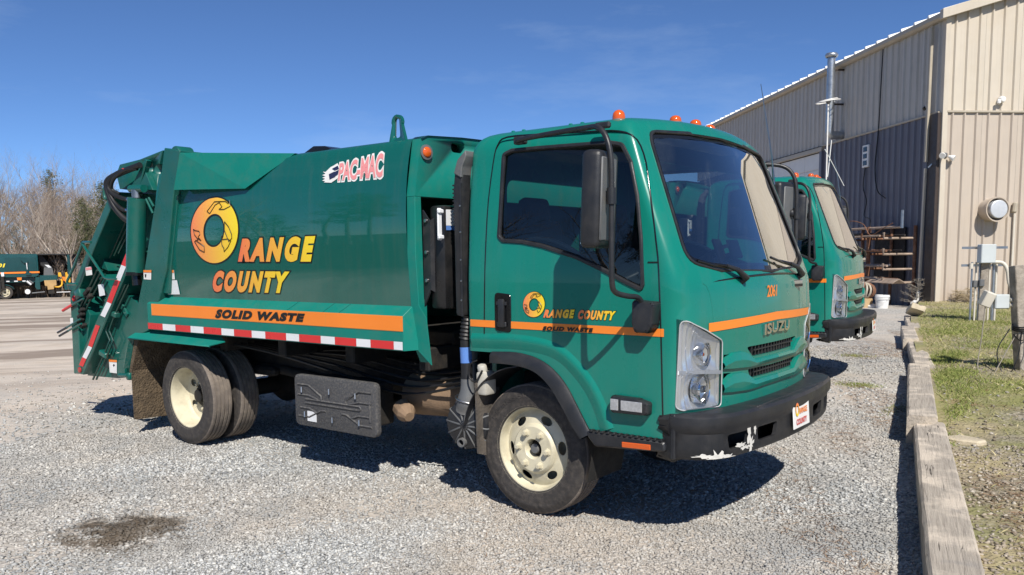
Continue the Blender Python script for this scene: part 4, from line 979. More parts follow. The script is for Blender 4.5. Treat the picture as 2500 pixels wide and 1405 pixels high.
# ---------------------------------------------------------------- chassis
def chassis(T):
    for s in (-1, 1):
        m = MB(); m.box((-2.0, s*.42, .70), (5.6, .07, .20), bevel=.01); m.build('frame_rail', DARK, T)
    m = MB(); m.tube([(0, -.7, .40), (0, .7, .40)], .05, 12); m.box((0, 0, .46), (.12, 1.0, .10), bevel=.02); m.build('front_axle', DARK, T)
    m = MB(); m.tube([(-WB, -.9, .40), (-WB, .9, .40)], .075, 14); m.lathe([(0, -.2), (.12, -.17), (.18, 0), (.12, .17), (0, .2)], (-WB, 0, .40), (1, 0, 0), 20); m.build('rear_axle', DARK, T, 50)
    m = MB(); m.tube([(-.9, 0, .52), (-WB, 0, .44)], .05, 12); m.build('drive_shaft', DARK, T, 50)
    m = MB(); m.box((-.15, 0, .66), (1.5, .62, .46), bevel=.08, seg=2); m.build('engine', DARK, T, 50)
    m = MB(); m.box((1.02, 0, .66), (.10, 1.2, .30), bevel=.02); m.build('radiator', DARK, T)
    for s in (-1, 1):
        m = MB(); m.box((-WB, s*.53, .60), (1.1, .08, .07), Euler((0, R(0), 0)), bevel=.02); m.box((0, s*.53, .55), (1.1, .08, .05), bevel=.02); m.build('leaf_spring', DARK, T)
    m = MB(); m.box((-2.45, 0, 1.0), (3.1, 1.2, .10), bevel=.01); m.build('sub_frame', DARK, T)
    for x in (-.95, -1.7, -2.5, -3.3, -4.1):
        m = MB(); m.box((x, 0, .88), (.10, 1.7, .16), bevel=.01); m.build('cross_member', DARK, T)
    # fuel tank far side, exhaust drum and shield near side
    m = MB(); m.box((-1.6, .72, .60), (1.1, .42, .40), bevel=.05, seg=2); m.build('fuel_tank', DARK, T, 50)
    m = MB(); m.lathe([(0, -.30), (.12, -.30), (.15, -.27), (.15, .27), (.12, .30), (0, .30)], (-1.05, -.52, .58), (1, .25, 0), 24); m.build('air_drum', TAN, T, 50)
    m = MB(); m.lathe([(.0, -.04), (.07, -.04), (.07, .04), (.035, .10), (0, .10)], (-1.20, -.80, .50), (.9, -.35, -.35), 12); m.build('exhaust_shield', TAN, T, 25)
    m = MB(); m.tube(smooth_path([(-.3, -.45, .55), (-.8, -.5, .52), (-1.4, -.55, .5), (-2.2, -.5, .55), (-3.2, -.45, .62), (-4.3, -.5, .6)], 4), .045, 10); m.build('exhaust_pipe', DARK, T, 60)
    for k in range(5):
        m = MB(); y = -.5-.07*k; m.tube(smooth_path([(-.6, y, .85-.03*k), (-1.2, y-.03, .78-.04*k), (-2.0, y, .84-.03*k), (-2.8, y+.05, .80), (-3.3, y, .85)], 5), .011, 6); m.build('brake_line', HYD, T, 60)
    # battery box with pressed cover
    Y = -1.0
    q = [at(717, 915, y=Y), at(915, 934, y=Y), at(922, 1068, y=Y), at(722, 1040, y=Y)]
    x0 = (q[0].x+q[3].x)/2; x1 = (q[1].x+q[2].x)/2; z0 = (q[2].z+q[3].z)/2; z1 = (q[0].z+q[1].z)/2
    m = MB(); m.prism([(p[0], -.70, p[1]) for p in round_poly([(x0+.05, z0+.04), (x1-.14, z0+.04), (x1-.14, z1-.03), (x0+.05, z1-.03)], .03, 3)], (0, -.25, 0)); bb = m.build('battery_box', DARK, T)
    m = MB(); m.prism([(p[0], -.95, p[1]) for p in round_poly([(x0, z0), (x1, z0), (x1, z1), (x0, z1)], .05, 4)], (0, -.05, 0), bevel=.012, seg=2); cv = m.build('cover', COVER, bb, 40)
    cx, cz = (x0+x1)/2, (z0+z1)/2; hw, hh = (x1-x0)/2, (z1-z0)/2
    def rib(name, P, r=.009):
        m = MB(); m.tube([(cx+u*hw, -1.0, cz+v*hh) for u, v in P], r, 6); m.build(name, COVER, cv, 60)
    for su in (-1, 1):
        rib('pressed_rib', [(su*.90, .62), (su*.62, .62), (su*.30, .25), (su*.30, .12)]); rib('pressed_rib', [(su*.90, -.62), (su*.62, -.62), (su*.30, -.30), (su*.2, -.30)])
        rib('pressed_rib', [(su*.90, .22), (su*.62, .22), (su*.38, .10)]); rib('pressed_rib', [(su*.85, -.28), (su*.6, -.28), (su*.42, -.42)])
    rib('pressed_rib', [(-.70, .07), (.62, .07), (.66, 0), (.62, -.08), (-.70, -.08)]); rib('pressed_rib', [(.86, .35), (.86, -.45)])
    for u, v in ((-.78, .42), (-.08, .48), (.55, .45), (-.72, -.52), (-.02, -.58), (.62, -.52)):
        m = MB(); m.tube([(cx+u*hw, -1.01, cz+v*hh+.02), (cx+u*hw+.004, -1.014, cz+v*hh-.02)], .008, 6); m.build('clip', STEEL, cv, 60)
    m = MB(); m.box((cx-.55*hw, -1.003, cz-.58*hh), (.10, .004, .075)); m.build('label', SILV, cv)
COVER = mat('dusty_black_cover', (.058, .058, .062), .6, var=.12, dirt=(.20, .185, .16), dscale=60, damt=.6, bump=.25, bscale=90)
chassis(truck)

# ---------------------------------------------------------------- refuse body
def body(T):
    XF, XR = -.87, -3.9
    zs = list(np.linspace(1.0, 2.30, 27))
    sec = [(bodyside(0, z), z) for z in zs] + [(-.985, 2.318), (-.965, 2.328), (-.93, 2.335), (-.6, 2.352), (-.2, 2.362)]
    sec = sec + [(-y, z) for y, z in sec[::-1]]
    m = MB(); m.grid([[(x, y, z) for y, z in sec] for x in np.linspace(XF, XR, 13)])
    vs = [(XR, y, z) for y, z in sec]; m.poly(vs, [list(range(len(vs)))])
    bo = m.build('body', GREENB, T, 40)
    # front bulkhead: upper panel with slots, side strips running down
    FX = -.80
    hole = round_poly([(-.70, 2.325), (-.55, 2.325), (-.55, 2.258), (-.70, 2.258)], .033, 4)
    top = [(-.985, 2.318), (-.93, 2.342), (-.6, 2.362), (-.2, 2.372), (.2, 2.372), (.6, 2.362), (.93, 2.342), (.985, 2.318)]
    m = MB(); m.prism([(XF-.004, y, z) for y, z in top+[(1.05, 1.955), (-1.05, 1.955)]], (FX-XF+.004, 0, 0)); bh = m.build('bulkhead', GREENS, bo)
    cut = []
    for s in (-1, 1):
        c = MB(); c.prism([(FX-.3, s*y, z) for y, z in hole], (.6, 0, 0)); cut.append(c.build('cut', None))
    boolean(bh, cut)
    if not bh.data.materials: bh.data.materials.append(GREENS)
    m = MB(); m.grid([[(x, y, z) for y, z in top] for x in (FX+.012, FX-.10)]); m.build('roof_lip', BLACKG, bo)
    for s in (-1, 1):
        P = [(1.05, 1.954), (.995, 1.954), (.985, 1.30), (.96, 1.26), (.96, .88), (1.02, 1.0), (1.035, 1.25), (1.058, 1.6)]
        m = MB(); m.prism([(XF-.004, s*y, z) for y, z in P], (FX-XF+.004, 0, 0), bevel=.003); m.build('bulkhead_post', GREENS, bo)
        m = MB(); m.prism([(x, s*1.03, z) for x, z in ((-.81, 1.27), (-.74, 1.18), (-.70, .88), (-.86, 1.0), (-.89, 1.2))], (0, s*.006, 0)); m.build('corner_plate', GREENS, bo)
    mk = MB(); mk.lathe([(.0, .03), (.026, .028), (.034, .02), (.034, 0)], (FX, -.945, 2.235), (1, -.15, 0), 20); ml = mk.build('marker_light', AMBER, bo, 50)
    mk = MB(); mk.lathe([(.035, .018), (.048, .016), (.048, 0)], (FX, -.945, 2.235), (1, -.15, 0), 20); mk.build('bezel', GREYP, ml, 50)
    # lifting eye
    for s in (-1,):
        m = MB(); P = []
        for a in range(13): t = math.pi*a/12; P.append((.05*math.cos(t), .055+.05*math.sin(t)))
        o_ = [(-.082, -.03)] + [(-.045, .095)] + [(.05*-math.cos(math.pi*a/8), .11+.05*math.sin(math.pi*a/8)) for a in range(9)] + [(.045, .095), (.082, -.03)]
        m.prism([(-1.03+u, s*.945, 2.335+v) for u, v in o_], (0, s*.022, 0)); e = m.build('lifting_eye', GREENB, bo)
        c = MB(); c.prism([(-1.03+u, s*.9, 2.335+v) for u, v in round_poly([(-.03, .01), (.03, .01), (.022, .135), (-.022, .135)], .02, 3)], (0, s*.1, 0)); boolean(e, [c.build('cut', None)])
        if not e.data.materials: e.data.materials.append(GREENB)
    m = MB(); m.prism([(-2.05, -.93, 2.33), (-1.93, -.93, 2.375), (-1.80, -.93, 2.365), (-1.72, -.93, 2.33)], (0, .5, 0), bevel=.006); m.build('roof_hatch', BLACKG, bo)
    # skirt box
    for s in (-1, 1):
        S = [(1.02, 1.262), (1.12, 1.196), (1.12, .968), (.99, .962), (.99, 1.24)]
        m = MB(); m.prism([(-.862, s*y, z) for y, z in S], (-3.14, 0, 0), bevel=.003); sk = m.build('skirt', GREENS, bo, 25)
        m = MB(); m.prism([(-.862, s*y, z) for y, z in S], (.0, 0, 0)) if False else m.poly([(-.861, s*1.12, 1.194), (-.861, s*1.12, .970), (-.80, s*1.01, .972), (-.86, s*1.024, 1.258)], [[0, 1, 2, 3]]); m.build('end_cap', GREENS, sk, None)
        for x in (-1.62, -1.45, -2.02):
            m = MB(); m.tube([(x, s*1.022, 1.262), (x-.03, s*1.121, 1.197)], .0025, 4); m.build('weld_seam', GREENB, sk)
        m = MB(); m.grid([[(x, s*1.1235, z) for x in (-.864, -1.62)] for z in (1.192, 1.098)]); m.build('orange_stripe', ORANGE, sk, None)
        m = MB(); m.grid([[(x, s*1.1235, z) for x in (-1.624, -3.92)] for z in (1.192, 1.098)]); m.build('orange_stripe', ORANGE, sk, None)
        m = MB(); m.grid([[(x, s*1.1225, z) for x in (-.863, -3.93)] for z in (1.195, 1.095)]); m.build('stripe_edge', ORANGE_D, sk, None)
        # reflective tape blocks
        xs = [-.868, -.95, -1.17, -1.31, -1.53, -1.68, -1.92, -2.07, -2.32, -2.49, -2.72, -2.89, -3.14, -3.33, -3.56, -3.76, -4.0]
        for i in range(len(xs)-1):
            m = MB(); m.grid([[(x, s*1.1232, z) for x in (xs[i]-.001, xs[i+1])] for z in (1.028, .975)]); m.build('reflective_tape', SILV if i % 2 == 0 else RED, sk, None)
        if s < 0:
            decal_text(sk, 'lettering', 'SOLID WASTE', ((530, 755), (746, 766), (743, 787), (526, 777)), lambda x, z: -1.12, PRINT_K, bold=.075, shear=.12, off=.006, cuts=1, spacing=1.2)
        # rear wing above the wheel
        W_ = [(-4.24, .955), (-2.98, .955), (-2.92, .90), (-4.30, .90)]
        m = MB(); m.poly([(-4.24, s*1.05, .962), (-3.02, s*1.05, .962), (-2.90, s*1.09, .92), (-3.02, s*1.16, .885), (-4.30, s*1.16, .885)], [[0, 1, 2, 3, 4]]); m.poly([(-3.02, s*1.16, .885), (-4.30, s*1.16, .885), (-4.30, s*1.14, .878), (-3.02, s*1.14, .878)], [[0, 1, 2, 3]])
        o = m.build('rear_wing', GREENS, T, 20); md = o.modifiers.new('s', 'SOLIDIFY'); md.thickness = .008
        m = MB(); m.prism([(-4.27, s*1.10, .88), (-4.29, s*1.155, .89), (-4.42, s*1.155, .60), (-4.40, s*1.10, .60)], (.015, 0, 0)); m.build('wing_edge', GREENB, T)
        m = MB(); m.prism([(x, s*.55, z) for x, z in ((-4.24, .90), (-4.38, .56), (-4.34, .56), (-4.18, .88))], (0, s*.57, 0)); m.build('mud_guard', MUD, T)
        m = MB(); m.prism([(-4.33, s*y, z) for y, z in round_poly([(.66, .60), (1.10, .60), (1.12, .55), (1.12, .13), (.66, .12)], .02, 2)], (-.014, 0, 0)); m.build('mud_flap', MUD, T)
        # gusset housing at the rear top
        ou = [at(*q, y=-1.125) for q in ((439, 373), (686, 376), (594, 455), (424, 464))]
        m = MB(); O = [Vector((p.x, s*1.125, p.z)) for p in ou]; I = [Vector((p.x, s*.93, p.z+(.0 if i < 2 else .10))) for i, p in enumerate(ou)]
        O[1] = Vector((ou[1].x-.02, s*.985, 2.33)); I[1] = O[1]+Vector((0, -s*.06, 0)); O[2] = Vector((ou[2].x-.06, s*1.07, ou[2].z-.012))
        m.poly(O+I, [[0, 1, 2, 3], [4, 7, 6, 5], [0, 4, 5, 1], [1, 5, 6, 2], [2, 6, 7, 3], [3, 7, 4, 0]]); m.build('rear_gusset', GREENS, bo, 20)
    # lettering and logos on the near side
    decal_o(bo, ((468, 485), (588, 485), (588, 641), (468, 641)), bodyside, True)
    decal_text(bo, 'lettering', 'RANGE', ((588, 583), (771, 576), (765, 640), (582, 640)), bodyside, GRAD, PRINT_K, bold=.075, out=.05, shear=.15, spacing=1.42, cuts=8)
    decal_text(bo, 'lettering', 'COUNTY', ((524, 661), (708, 663), (700, 717), (518, 713)), bodyside, GRAD, PRINT_K, bold=.075, out=.05, shear=.12, spacing=1.34, cuts=8)
    decal_text(bo, 'maker_logo', 'PAC-MAC', ((828, 400), (938, 373), (937, 433), (826, 443)), bodyside, PINK, WHITE, bold=.035, out=.07, shear=.12, spacing=.98, cuts=6)
    f = lambda px, py: (lambda p: (p.x, p.z))(at(px, py, y=bodyside(0, 2.1)))
    lg = strip_poly(bo, 'maker_emblem', [f(*c2(*q)) for q in ((285, 290), (270, 268), (250, 282), (235, 290), (210, 318), (195, 316), (212, 328), (194, 335), (214, 343), (196, 350), (214, 356), (198, 366), (216, 370), (208, 376), (250, 378), (285, 352))], bodyside, WHITE, .0045)
    for P in (((245, 300), (275, 282), (285, 300), (262, 310)), ((232, 330), (262, 315), (270, 345), (240, 360)), ((262, 318), (285, 305), (284, 330), (270, 342))):
        strip_poly(lg, 'emblem_mark', [f(*c2(*q)) for q in P], bodyside, NAVY, .007, 2)
    for P, m_ in (((635, 785), (678, 785), (680, 832), (637, 832)), WHITE), (((635, 785), (678, 785), (678, 798), (635, 798)), ORANGE), (((632, 838), (690, 836), (700, 908), (640, 908)), SILV):
        strip_poly(bo, 'sticker', [f(*c1(*q)) for q in P], bodyside, m_, .006 if m_ is not ORANGE else .009, 3)
def decal_o(parent, corners, ysurf, big, off=.004):
    """the large tilted O with recycling arrows"""
    f = quad_fn(*corners, ysurf, off); n = 48
    def ell(cx, cy, a, b, rot, k): t = 2*math.pi*k/n; u = a*math.cos(t); v = b*math.sin(t); return (cx+u*math.cos(rot)-v*math.sin(rot), cy+u*math.sin(rot)+v*math.cos(rot))
    def ring(name, a0, b0, a1, b1, m, o):
        g = quad_fn(*corners, ysurf, o); b = MB(); rows = []
        for s in range(7):
            w_ = s/6; rows.append([g(*ell(.5+.0*w_, .5, a0+(a1-a0)*w_, b0+(b1-b0)*w_, -.22, k)) for k in range(n+1)])
        b.grid(rows); return b.build(name, m, parent, None)
    ring('logo_outline', .50, .535, .185, .235, PRINT_K, off*.5); r = ring('logo_ring', .475, .515, .212, .262, GRAD_S, off)
    g = quad_fn(*corners, ysurf, off+.003)
    A = [[(.36, .80), (.50, .95), (.72, .955), (.78, .92), (.80, .965), (.82, .88), (.70, .83), (.60, .83), (.66, .87), (.60, .935), (.52, .90), (.42, .765), (.36, .80)],
         [(.08, .52), (.10, .44), (.16, .38), (.24, .345), (.18, .40), (.22, .44), (.20, .49), (.12, .50), (.08, .52)], [(.12, .35), (.30, .255), (.30, .16), (.20, .20), (.10, .33), (.18, .36)],
         [(.72, .64), (.80, .56), (.86, .44), (.86, .38), (.80, .33), (.72, .50), (.72, .64)], [(.66, .42), (.66, .28), (.70, .22), (.70, .17), (.78, .24), (.84, .34), (.78, .37), (.68, .36), (.66, .42)]]
    for P in A:
        b = MB(); b.tube([g(u, v) for u, v in P], .0032 if big else .0013, 4); b.build('recycling_arrow', PRINT_K, parent, 60)
body(truck)

# cab-side lettering
decal_o(truck, ((1277, 714), (1332, 714), (1332, 774), (1277, 774)), cabside, False, .004)
decal_text(truck, 'lettering', 'RANGE', ((1331, 756), (1404, 756), (1402, 778), (1327, 776)), cabside, GRAD, PRINT_K, bold=.07, out=.045, shear=.15, spacing=1.32, cuts=2)
decal_text(truck, 'lettering', 'COUNTY', ((1414, 757), (1505, 760), (1500, 783), (1411, 780)), cabside, GRAD, PRINT_K, bold=.07, out=.045, shear=.12, spacing=1.3, cuts=2)
decal_text(truck, 'lettering', 'SOLID WASTE', ((1327, 796.5), (1449, 801.5), (1448, 812), (1325, 807)), lambda x, z: -Wz(z)-.003, PRINT_K, bold=.07, shear=.12, off=.004, cuts=1, spacing=1.2)

# ---------------------------------------------------------------- between cab and body
def gap(T):
    # hydraulic tank
    tk = MB(); tk.box((-.70, -.71, 1.565), (.13, .50, .66), bevel=.02, seg=2); tk = tk.build('hydraulic_tank', BLACKT, T)
    m = MB(); m.lathe([(.055, 0), (.055, .04), (.048, .05), (0, .05)], (-.69, -.72, 1.89), (0, 0, 1), 20); m.build('filler_cap', BLACK, tk, 40)
    m = MB(); g_ = at(1073, 548, x=-.63); l_ = at(1102, 532, x=-.63)
    m = MB(); m.box((-.630, g_.y, g_.z), (.014, .038, .20), bevel=.006); m.box((-.620, g_.y, g_.z+.08), (.02, .045, .025), bevel=.005); m.box((-.620, g_.y, g_.z-.08), (.02, .045, .025), bevel=.005); m.build('sight_glass', SILV, tk)
    m = MB(); m.box((-.632, l_.y, l_.z), (.006, .09, .10)); m.build('label', SILV, tk)
    m = MB(); m.box((-.632, l_.y, l_.z-.065), (.006, .09, .028)); m.build('label', BLUE, tk)
    m = MB(); m.prism([(x, -.985, z) for x, z in ((-.80, 1.87), (-.742, 1.80), (-.742, 1.36), (-.80, 1.25))], (0, .012, 0)); m.prism([(-.742, -.985, 1.80), (-.72, -.94, 1.83), (-.72, -.94, 1.33), (-.742, -.985, 1.36)], (.006, 0, 0)); m.build('tank_bracket', BLACK, tk)
    for z in (1.80, 1.60, 1.42):
        m = MB(); m.lathe([(0, .016), (.012, .014), (.014, 0)], (-.765, -.987, z), (0, -1, 0), 8); m.build('bolt', STEEL, tk, 50)
    m = MB(); m.tube([(-.62, -.72, 1.22), (-.62, -.72, 1.02)], .035, 12); m.tube([(-.62, -.72, 1.02), (-.62, -.72, .90)], .045, 12); m.tube([(-.62, -.72, .90), (-.62, -.70, .70)], .022, 10); m.build('filter', GREYP, tk, 50)
    m = MB(); m.tube(smooth_path([(-.56, -.60, 1.2), (-.53, -.62, 1.05), (-.56, -.58, .95), (-.55, -.62, .8)], 5), .010, 6); m.build('hose', HYD, tk, 60)
    # intake snorkel
    sn = MB(); P = [(-.46, .60), (-.46, .86), (-.46, 1.05), (-.46, 1.2)]
    sn.prism([(x, -.98, z) for x, z in round_poly([(-.535, 1.20), (-.465, 1.195), (-.465, 2.02), (-.455, 2.19), (-.49, 2.155), (-.525, 2.09), (-.54, 1.98)], .02, 3)], (0, .09, 0), bevel=.012, seg=2); sn = sn.build('air_intake', BLACK, T, 40)
    m = MB(); m.prism([(x, -.99, z) for x, z in ((-.525, 2.08), (-.495, 2.16), (-.425, 2.215), (-.42, 2.18), (-.455, 2.12), (-.465, 2.05))], (0, .10, 0), bevel=.006); m.build('intake_cap', GREYP, sn)
    for i in range(11):
        m = MB(); m.box((-.542, -.935, 2.01-i*.024), (.02, .08, .010), bevel=.003); m.build('louvre', BLACK, sn)
    m = MB(); m.prism([(-.46, -.995, 1.20), (-.46, -.995, 2.02), (-.475, -.995, 2.02), (-.475, -.995, 1.20)], (0, .012, 0)); m.build('intake_rib', BLACK, sn)
    for z in (1.30, 1.42, 1.55, 1.72, 1.88):
        m = MB(); m.lathe([(0, .006), (.006, .004), (.007, 0)], (-.468, -.997, z), (0, -1, 0), 8); m.build('rivet', STEEL, sn, 50)
    m = MB(); rr = []; pp = []
    for i in range(13): pp.append((-.475-.002*i, -.93, 1.20-.012*i)); rr.append(.036 if i % 2 else .044)
    m.tube(pp, rr, 14); m.build('bellows', HYD, sn, 60)
    m = MB(); m.tube(smooth_path([(-.50, -.93, 1.05), (-.495, -.93, .90), (-.49, -.935, .78)], 4), .037, 14); m.build('intake_hose', HYD, sn, 60)
    m = MB(); m.tube([(-.499, -.931, 1.0), (-.495, -.931, .90)], .0385, 14, caps=False); m.build('label', BLUE, sn, 60)
    # air cleaner canister
    c = Vector((-.50, -.86, .505)); ax = Vector((.12, -1, -.02)).normalized()
    m = MB(); m.lathe([(0, -.32), (.13, -.32), (.15, -.28), (.15, .0), (.158, .005), (.158, .05), (.15, .06)], c, ax, 32); ac = m.build('air_cleaner', GREYP, T, 40)
    m = MB(); m.lathe([(.158, .045), (.158, .075), (.15, .09), (.05, .105), (.03, .118), (0, .12)], c, ax, 32); m.build('lid', BLACK, ac, 40)
    q = ax.cross(Vector((0, 0, 1))).normalized(); k = q.cross(ax)
    for i in range(12):
        a = 2*math.pi*i/12+.1; d = q*math.cos(a)+k*math.sin(a); m = MB(); m.tube([c+ax*.114+d*.02, c+ax*.10+d*.09, c+ax*.088+d*.155, c+ax*.05+d*.163], .006, 6); m.build('lid_rib', GREYP, ac, 60)
    d = q*.2+k*-.98; m = MB(); m.lathe([(.03, .08), (.03, .125), (.02, .125), (.02, .10)], c+d*.115, ax, 14); m.build('drain_valve', GREYP, ac, 50)
    m = MB(); m.tube(smooth_path([(-.49, -.935, .80), (-.49, -.93, .72), (-.495, -.92, .665), (-.50, -.90, .64)], 4), [.040, .041, .043, .046, .050, .056, .062, .068, .075, .082, .09, .098, .104][:13], 16); m.build('intake_boot', GREYP, ac, 60)
    m = MB(); m.tube([(-.498+.088*math.cos(a), -.905+.088*math.sin(a), .662-.02*math.cos(a)) for a in [2*math.pi*i/20 for i in range(20)]], .006, 6, closed=True); m.build('clamp', STEEL, ac, 60)
    # washer bottle
    m = MB(); m.box((-.335, -.93, .785), (.085, .11, .15), bevel=.02, seg=2); wbt = m.build('washer_bottle', OFFW, T, 40)
    m = MB(); m.lathe([(.03, 0), (.03, .03), (.024, .04), (0, .042)], (-.345, -.95, .862), (0, -.3, 1), 16); m.build('cap', OFFW, wbt, 40)
    m = MB(); m.tube(smooth_path([(-.36, -.985, .93), (-.405, -1.0, .90), (-.41, -1.0, .82), (-.36, -1.0, .80), (-.315, -.99, .87)], 4), .006, 6); m.build('strap', HYD, wbt, 60)
    # front mud flap
    for s in (-1, 1):
        m = MB(); m.prism([(-.36, s*y, z) for y, z in ((.76, .80), (1.0, .80), (.985, .34), (.80, .28))], (-.012, 0, 0)); o = m.build('mud_flap', FLAP, T)
        m = MB(); G = []
        for i in range(9): a = R(95)+R(75)*i/8; G.append([(.475*math.cos(a), s*.72, .43+.49*math.sin(a)), (.475*math.cos(a), s*1.0, .43+.49*math.sin(a))])
        m.grid(G); o = m.build('rear_wing_liner', BLACK, T, 60); md = o.modifiers.new('s', 'SOLIDIFY'); md.thickness = .006
OFFW = mat('aged_white_plastic', (.50, .48, .42), .5, var=.1, dirt=(.25, .22, .17), damt=.5, dscale=12)
BLACKT = mat('black_tank_paint', (.012, .012, .013), .3, var=.1, dirt=(.07, .06, .05), damt=.25, dscale=6)
FLAP = mat('dusty_flap', (.10, .085, .07), .9, var=.3, vscale=12, bump=.4, bscale=60)
gap(truck)
# ---------------------------------------------------------------- tailgate
c7 = lambda x, y: (140+x/4.132, 600+y/4.132)
c8 = lambda x, y: (160+x/4.846, 330+y/4.846)
def tg(L, y, c): return [Vector(at(*c(*q), y=y)) for q in L]
def plate(parent, name, L, c, y, th, m, bevel=.004):
    """plate traced on the plane y, th thick away from the camera; also its twin on the far side"""
    P = tg(L, y, c); b = MB(); b.prism(P, (0, th, 0), bevel=bevel); return b.build(name, m, parent, 30)
def tailgate(T):
    G = GREENT
    # hopper box between the side plates
    L = [(612, 172), (400, 250), (362, 390), (165, 900), (178, 1300), (430, 1322), (500, 1090), (540, 800), (600, 330)]
    P = [Vector((p.x, -.74, p.z)) for p in tg(L, -.98, c1)]; b = MB(); b.prism(P, (0, 1.48, 0), bevel=.006); tgt = b.build('tailgate', G, T, 30)
    # rear flange
    plate(tgt, 'rear_flange', [(350, 388), (386, 392), (262, 690), (182, 905), (146, 905)], c1, -1.03, .30, G, .006)
    plate(tgt, 'rear_flange', [(146, 904), (182, 904), (185, 1000), (200, 1310), (166, 1308)], c1, -1.03, .30, G, .006)
    plate(tgt, 'toe_plate', [(140, 520), (230, 470), (330, 700), (300, 960), (255, 1080), (235, 1240), (200, 1300), (160, 1040)], c7, -.985, .25, G)
    for q in ((165, 860), (165, 945)):
        P = tg([q], -.99, c7)[0]; b = MB(); b.box(P+Vector((.10, .03, 0)), (.20, .09, .045), bevel=.006); b.build('toe_step', G, tgt)
    # top plate with lightening holes
    tp = plate(tgt, 'upper_plate', [(1150, 180), (875, 290), (640, 350), (600, 460), (640, 640), (1070, 690), (1110, 330)], c8, -.955, .23, G)
    cut = []
    for q in ((1015, 380), (1095, 410)):
        p = tg([q], -.955, c8)[0]; m = MB(); m.prism([p+Vector((.032*math.cos(a), -.05, .05*math.sin(a))) for a in [2*math.pi*i/14 for i in range(14)]], (0, .2, 0)); cut.append(m.build('cut', None))
    boolean(tp, cut)
    if not tp.data.materials: tp.data.materials.append(G)
    # hinge
    for s in (-1, 1):
        p = at(442, 362, y=-1.05); m = MB(); m.lathe([(0, -.07), (.058, -.07), (.062, -.06), (.062, .06), (.058, .07), (0, .07)], (p.x-.03, s*1.02, p.z-.045), (0, 1, 0), 24); m.build('hinge_boss', G, tgt, 40)
    # rear post of the body, both sides
    for s in (-1, 1):
        L = [(622, 168), (700, 182), (690, 262), (668, 400), (648, 620), (632, 780), (605, 900), (575, 1000), (542, 1090), (470, 1130), (490, 950), (522, 780), (566, 500), (602, 330)]
        P = [Vector((p.x, s*1.10, p.z)) for p in tg(L, -1.10, c1)]; b = MB(); b.prism(P, (0, -s*.14, 0), bevel=.006); b.build('rear_post', G, T, 30)
        L = [(668, 400), (690, 410), (668, 640), (640, 905), (605, 900), (632, 780), (648, 620)]
        P = [Vector((p.x, s*1.075, p.z)) for p in tg(L, -1.075, c1)]; b = MB(); b.prism(P, (0, -s*.08, 0), bevel=.004); b.build('post_flange', G, T, 30)
    # slanted beam with reflective tape
    bm_ = plate(tgt, 'slanted_beam', [(718, 20), (782, 60), (262, 1305), (185, 1290), (175, 1245)], c7, -1.10, .38, G, .008)
    def tape(a, c, w_, m):
        A = Vector(c7(*a)); C = Vector(c7(*c)); d = (C-A).normalized(); n_ = Vector((-d.y, d.x))*w_
        P = [at(*q, y=-1.104) for q in (A-n_, A+n_, C+n_, C-n_)]; b = MB(); b.poly(P, [[0, 1, 2, 3]]); b.build('reflective_tape', m, bm_, None)
    pts = [(722, 70), (668, 205), (610, 350), (522, 578), (456, 715)]
    for i, m_ in enumerate((RED, SILV, RED, SILV)): tape(pts[i], pts[i+1], 6.2, m_)
    pts = [(408, 805), (330, 1020), (272, 1135), (238, 1215)]
    for i, m_ in enumerate((RED, SILV, RED)): tape(pts[i], pts[i+1], 5.4, m_)
    p = tg([(228, 1255)], -1.104, c7)[0]; b = MB(); b.lathe([(0, .012), (.026, .010), (.03, 0)], p, (0, -1, 0), 16); b.build('reflector', REDL, bm_, 50)
    # lower side plate
    plate(tgt, 'side_plate', [(690, 480), (795, 560), (832, 600), (828, 835), (765, 950), (722, 1060), (705, 1240), (700, 1330), (610, 1340), (300, 1312), (620, 560)], c7, -1.0, .27, G)
    plate(tgt, 'latch_plate', [(640, 565), (705, 690), (690, 725), (640, 640), (610, 620)], c7, -1.02, .02, G)
    plate(tgt, 'wear_strip', [(815, 630), (838, 630), (838, 835), (815, 845)], c7, -1.03, .02, WHITE, 0)
    plate(tgt, 'corner_gusset', [(600, 1160), (680, 1140), (680, 1290), (600, 1300)], c7, -1.03, .03, G)
    p = tg([(660, 1312)], -1.03, c7)[0]; b = MB(); b.tube([p+Vector((-.06, 0, 0)), p+Vector((.10, 0, .01))], .02, 10); b.box(p+Vector((.10, .03, 0)), (.06, .08, .07), bevel=.01); b.build('latch_pin', G, tgt, 50)
    # lift cylinder
    p0 = at(335, 484, y=-1.06); p1 = at(331, 670, y=-1.06)
    b = MB(); b.tube([p0, p1], .082, 24); cy_ = b.build('lift_cylinder', G, tgt, 60)
    b = MB(); b.tube([p0, p0+Vector((0, 0, .07))], .045, 14); b.build('piston_rod', STEEL, cy_, 60)
    b = MB(); b.tube([p0+Vector((-.10, 0, .085)), p0+Vector((.12, 0, .075))], .034, 14); b.build('pin', G, cy_, 50)
    b = MB(); b.tube([p1+Vector((0, 0, -.01)), p1+Vector((0, 0, .02))], .085, 24); b.tube([p1+Vector((.02, 0, -.10)), p1+Vector((.01, 0, 0))], .04, 10); b.build('gland', BLACKG, cy_, 50)
    plate(tgt, 'cylinder_bracket', [(935, 285), (960, 300), (880, 600), (850, 690), (775, 640), (780, 600)], c8, -1.0, .05, G)
    plate(tgt, 'cylinder_bracket', [(945, 440), (1035, 655), (850, 645)], c8, -1.02, .05, G)
    for a, c in (((950, 755), (1035, 930)), ((985, 745), (1045, 850))):
        P = tg([a, c], -1.02, c8); b = MB(); b.tube(P, .011, 8); b.build('hard_line', G, tgt, 60)
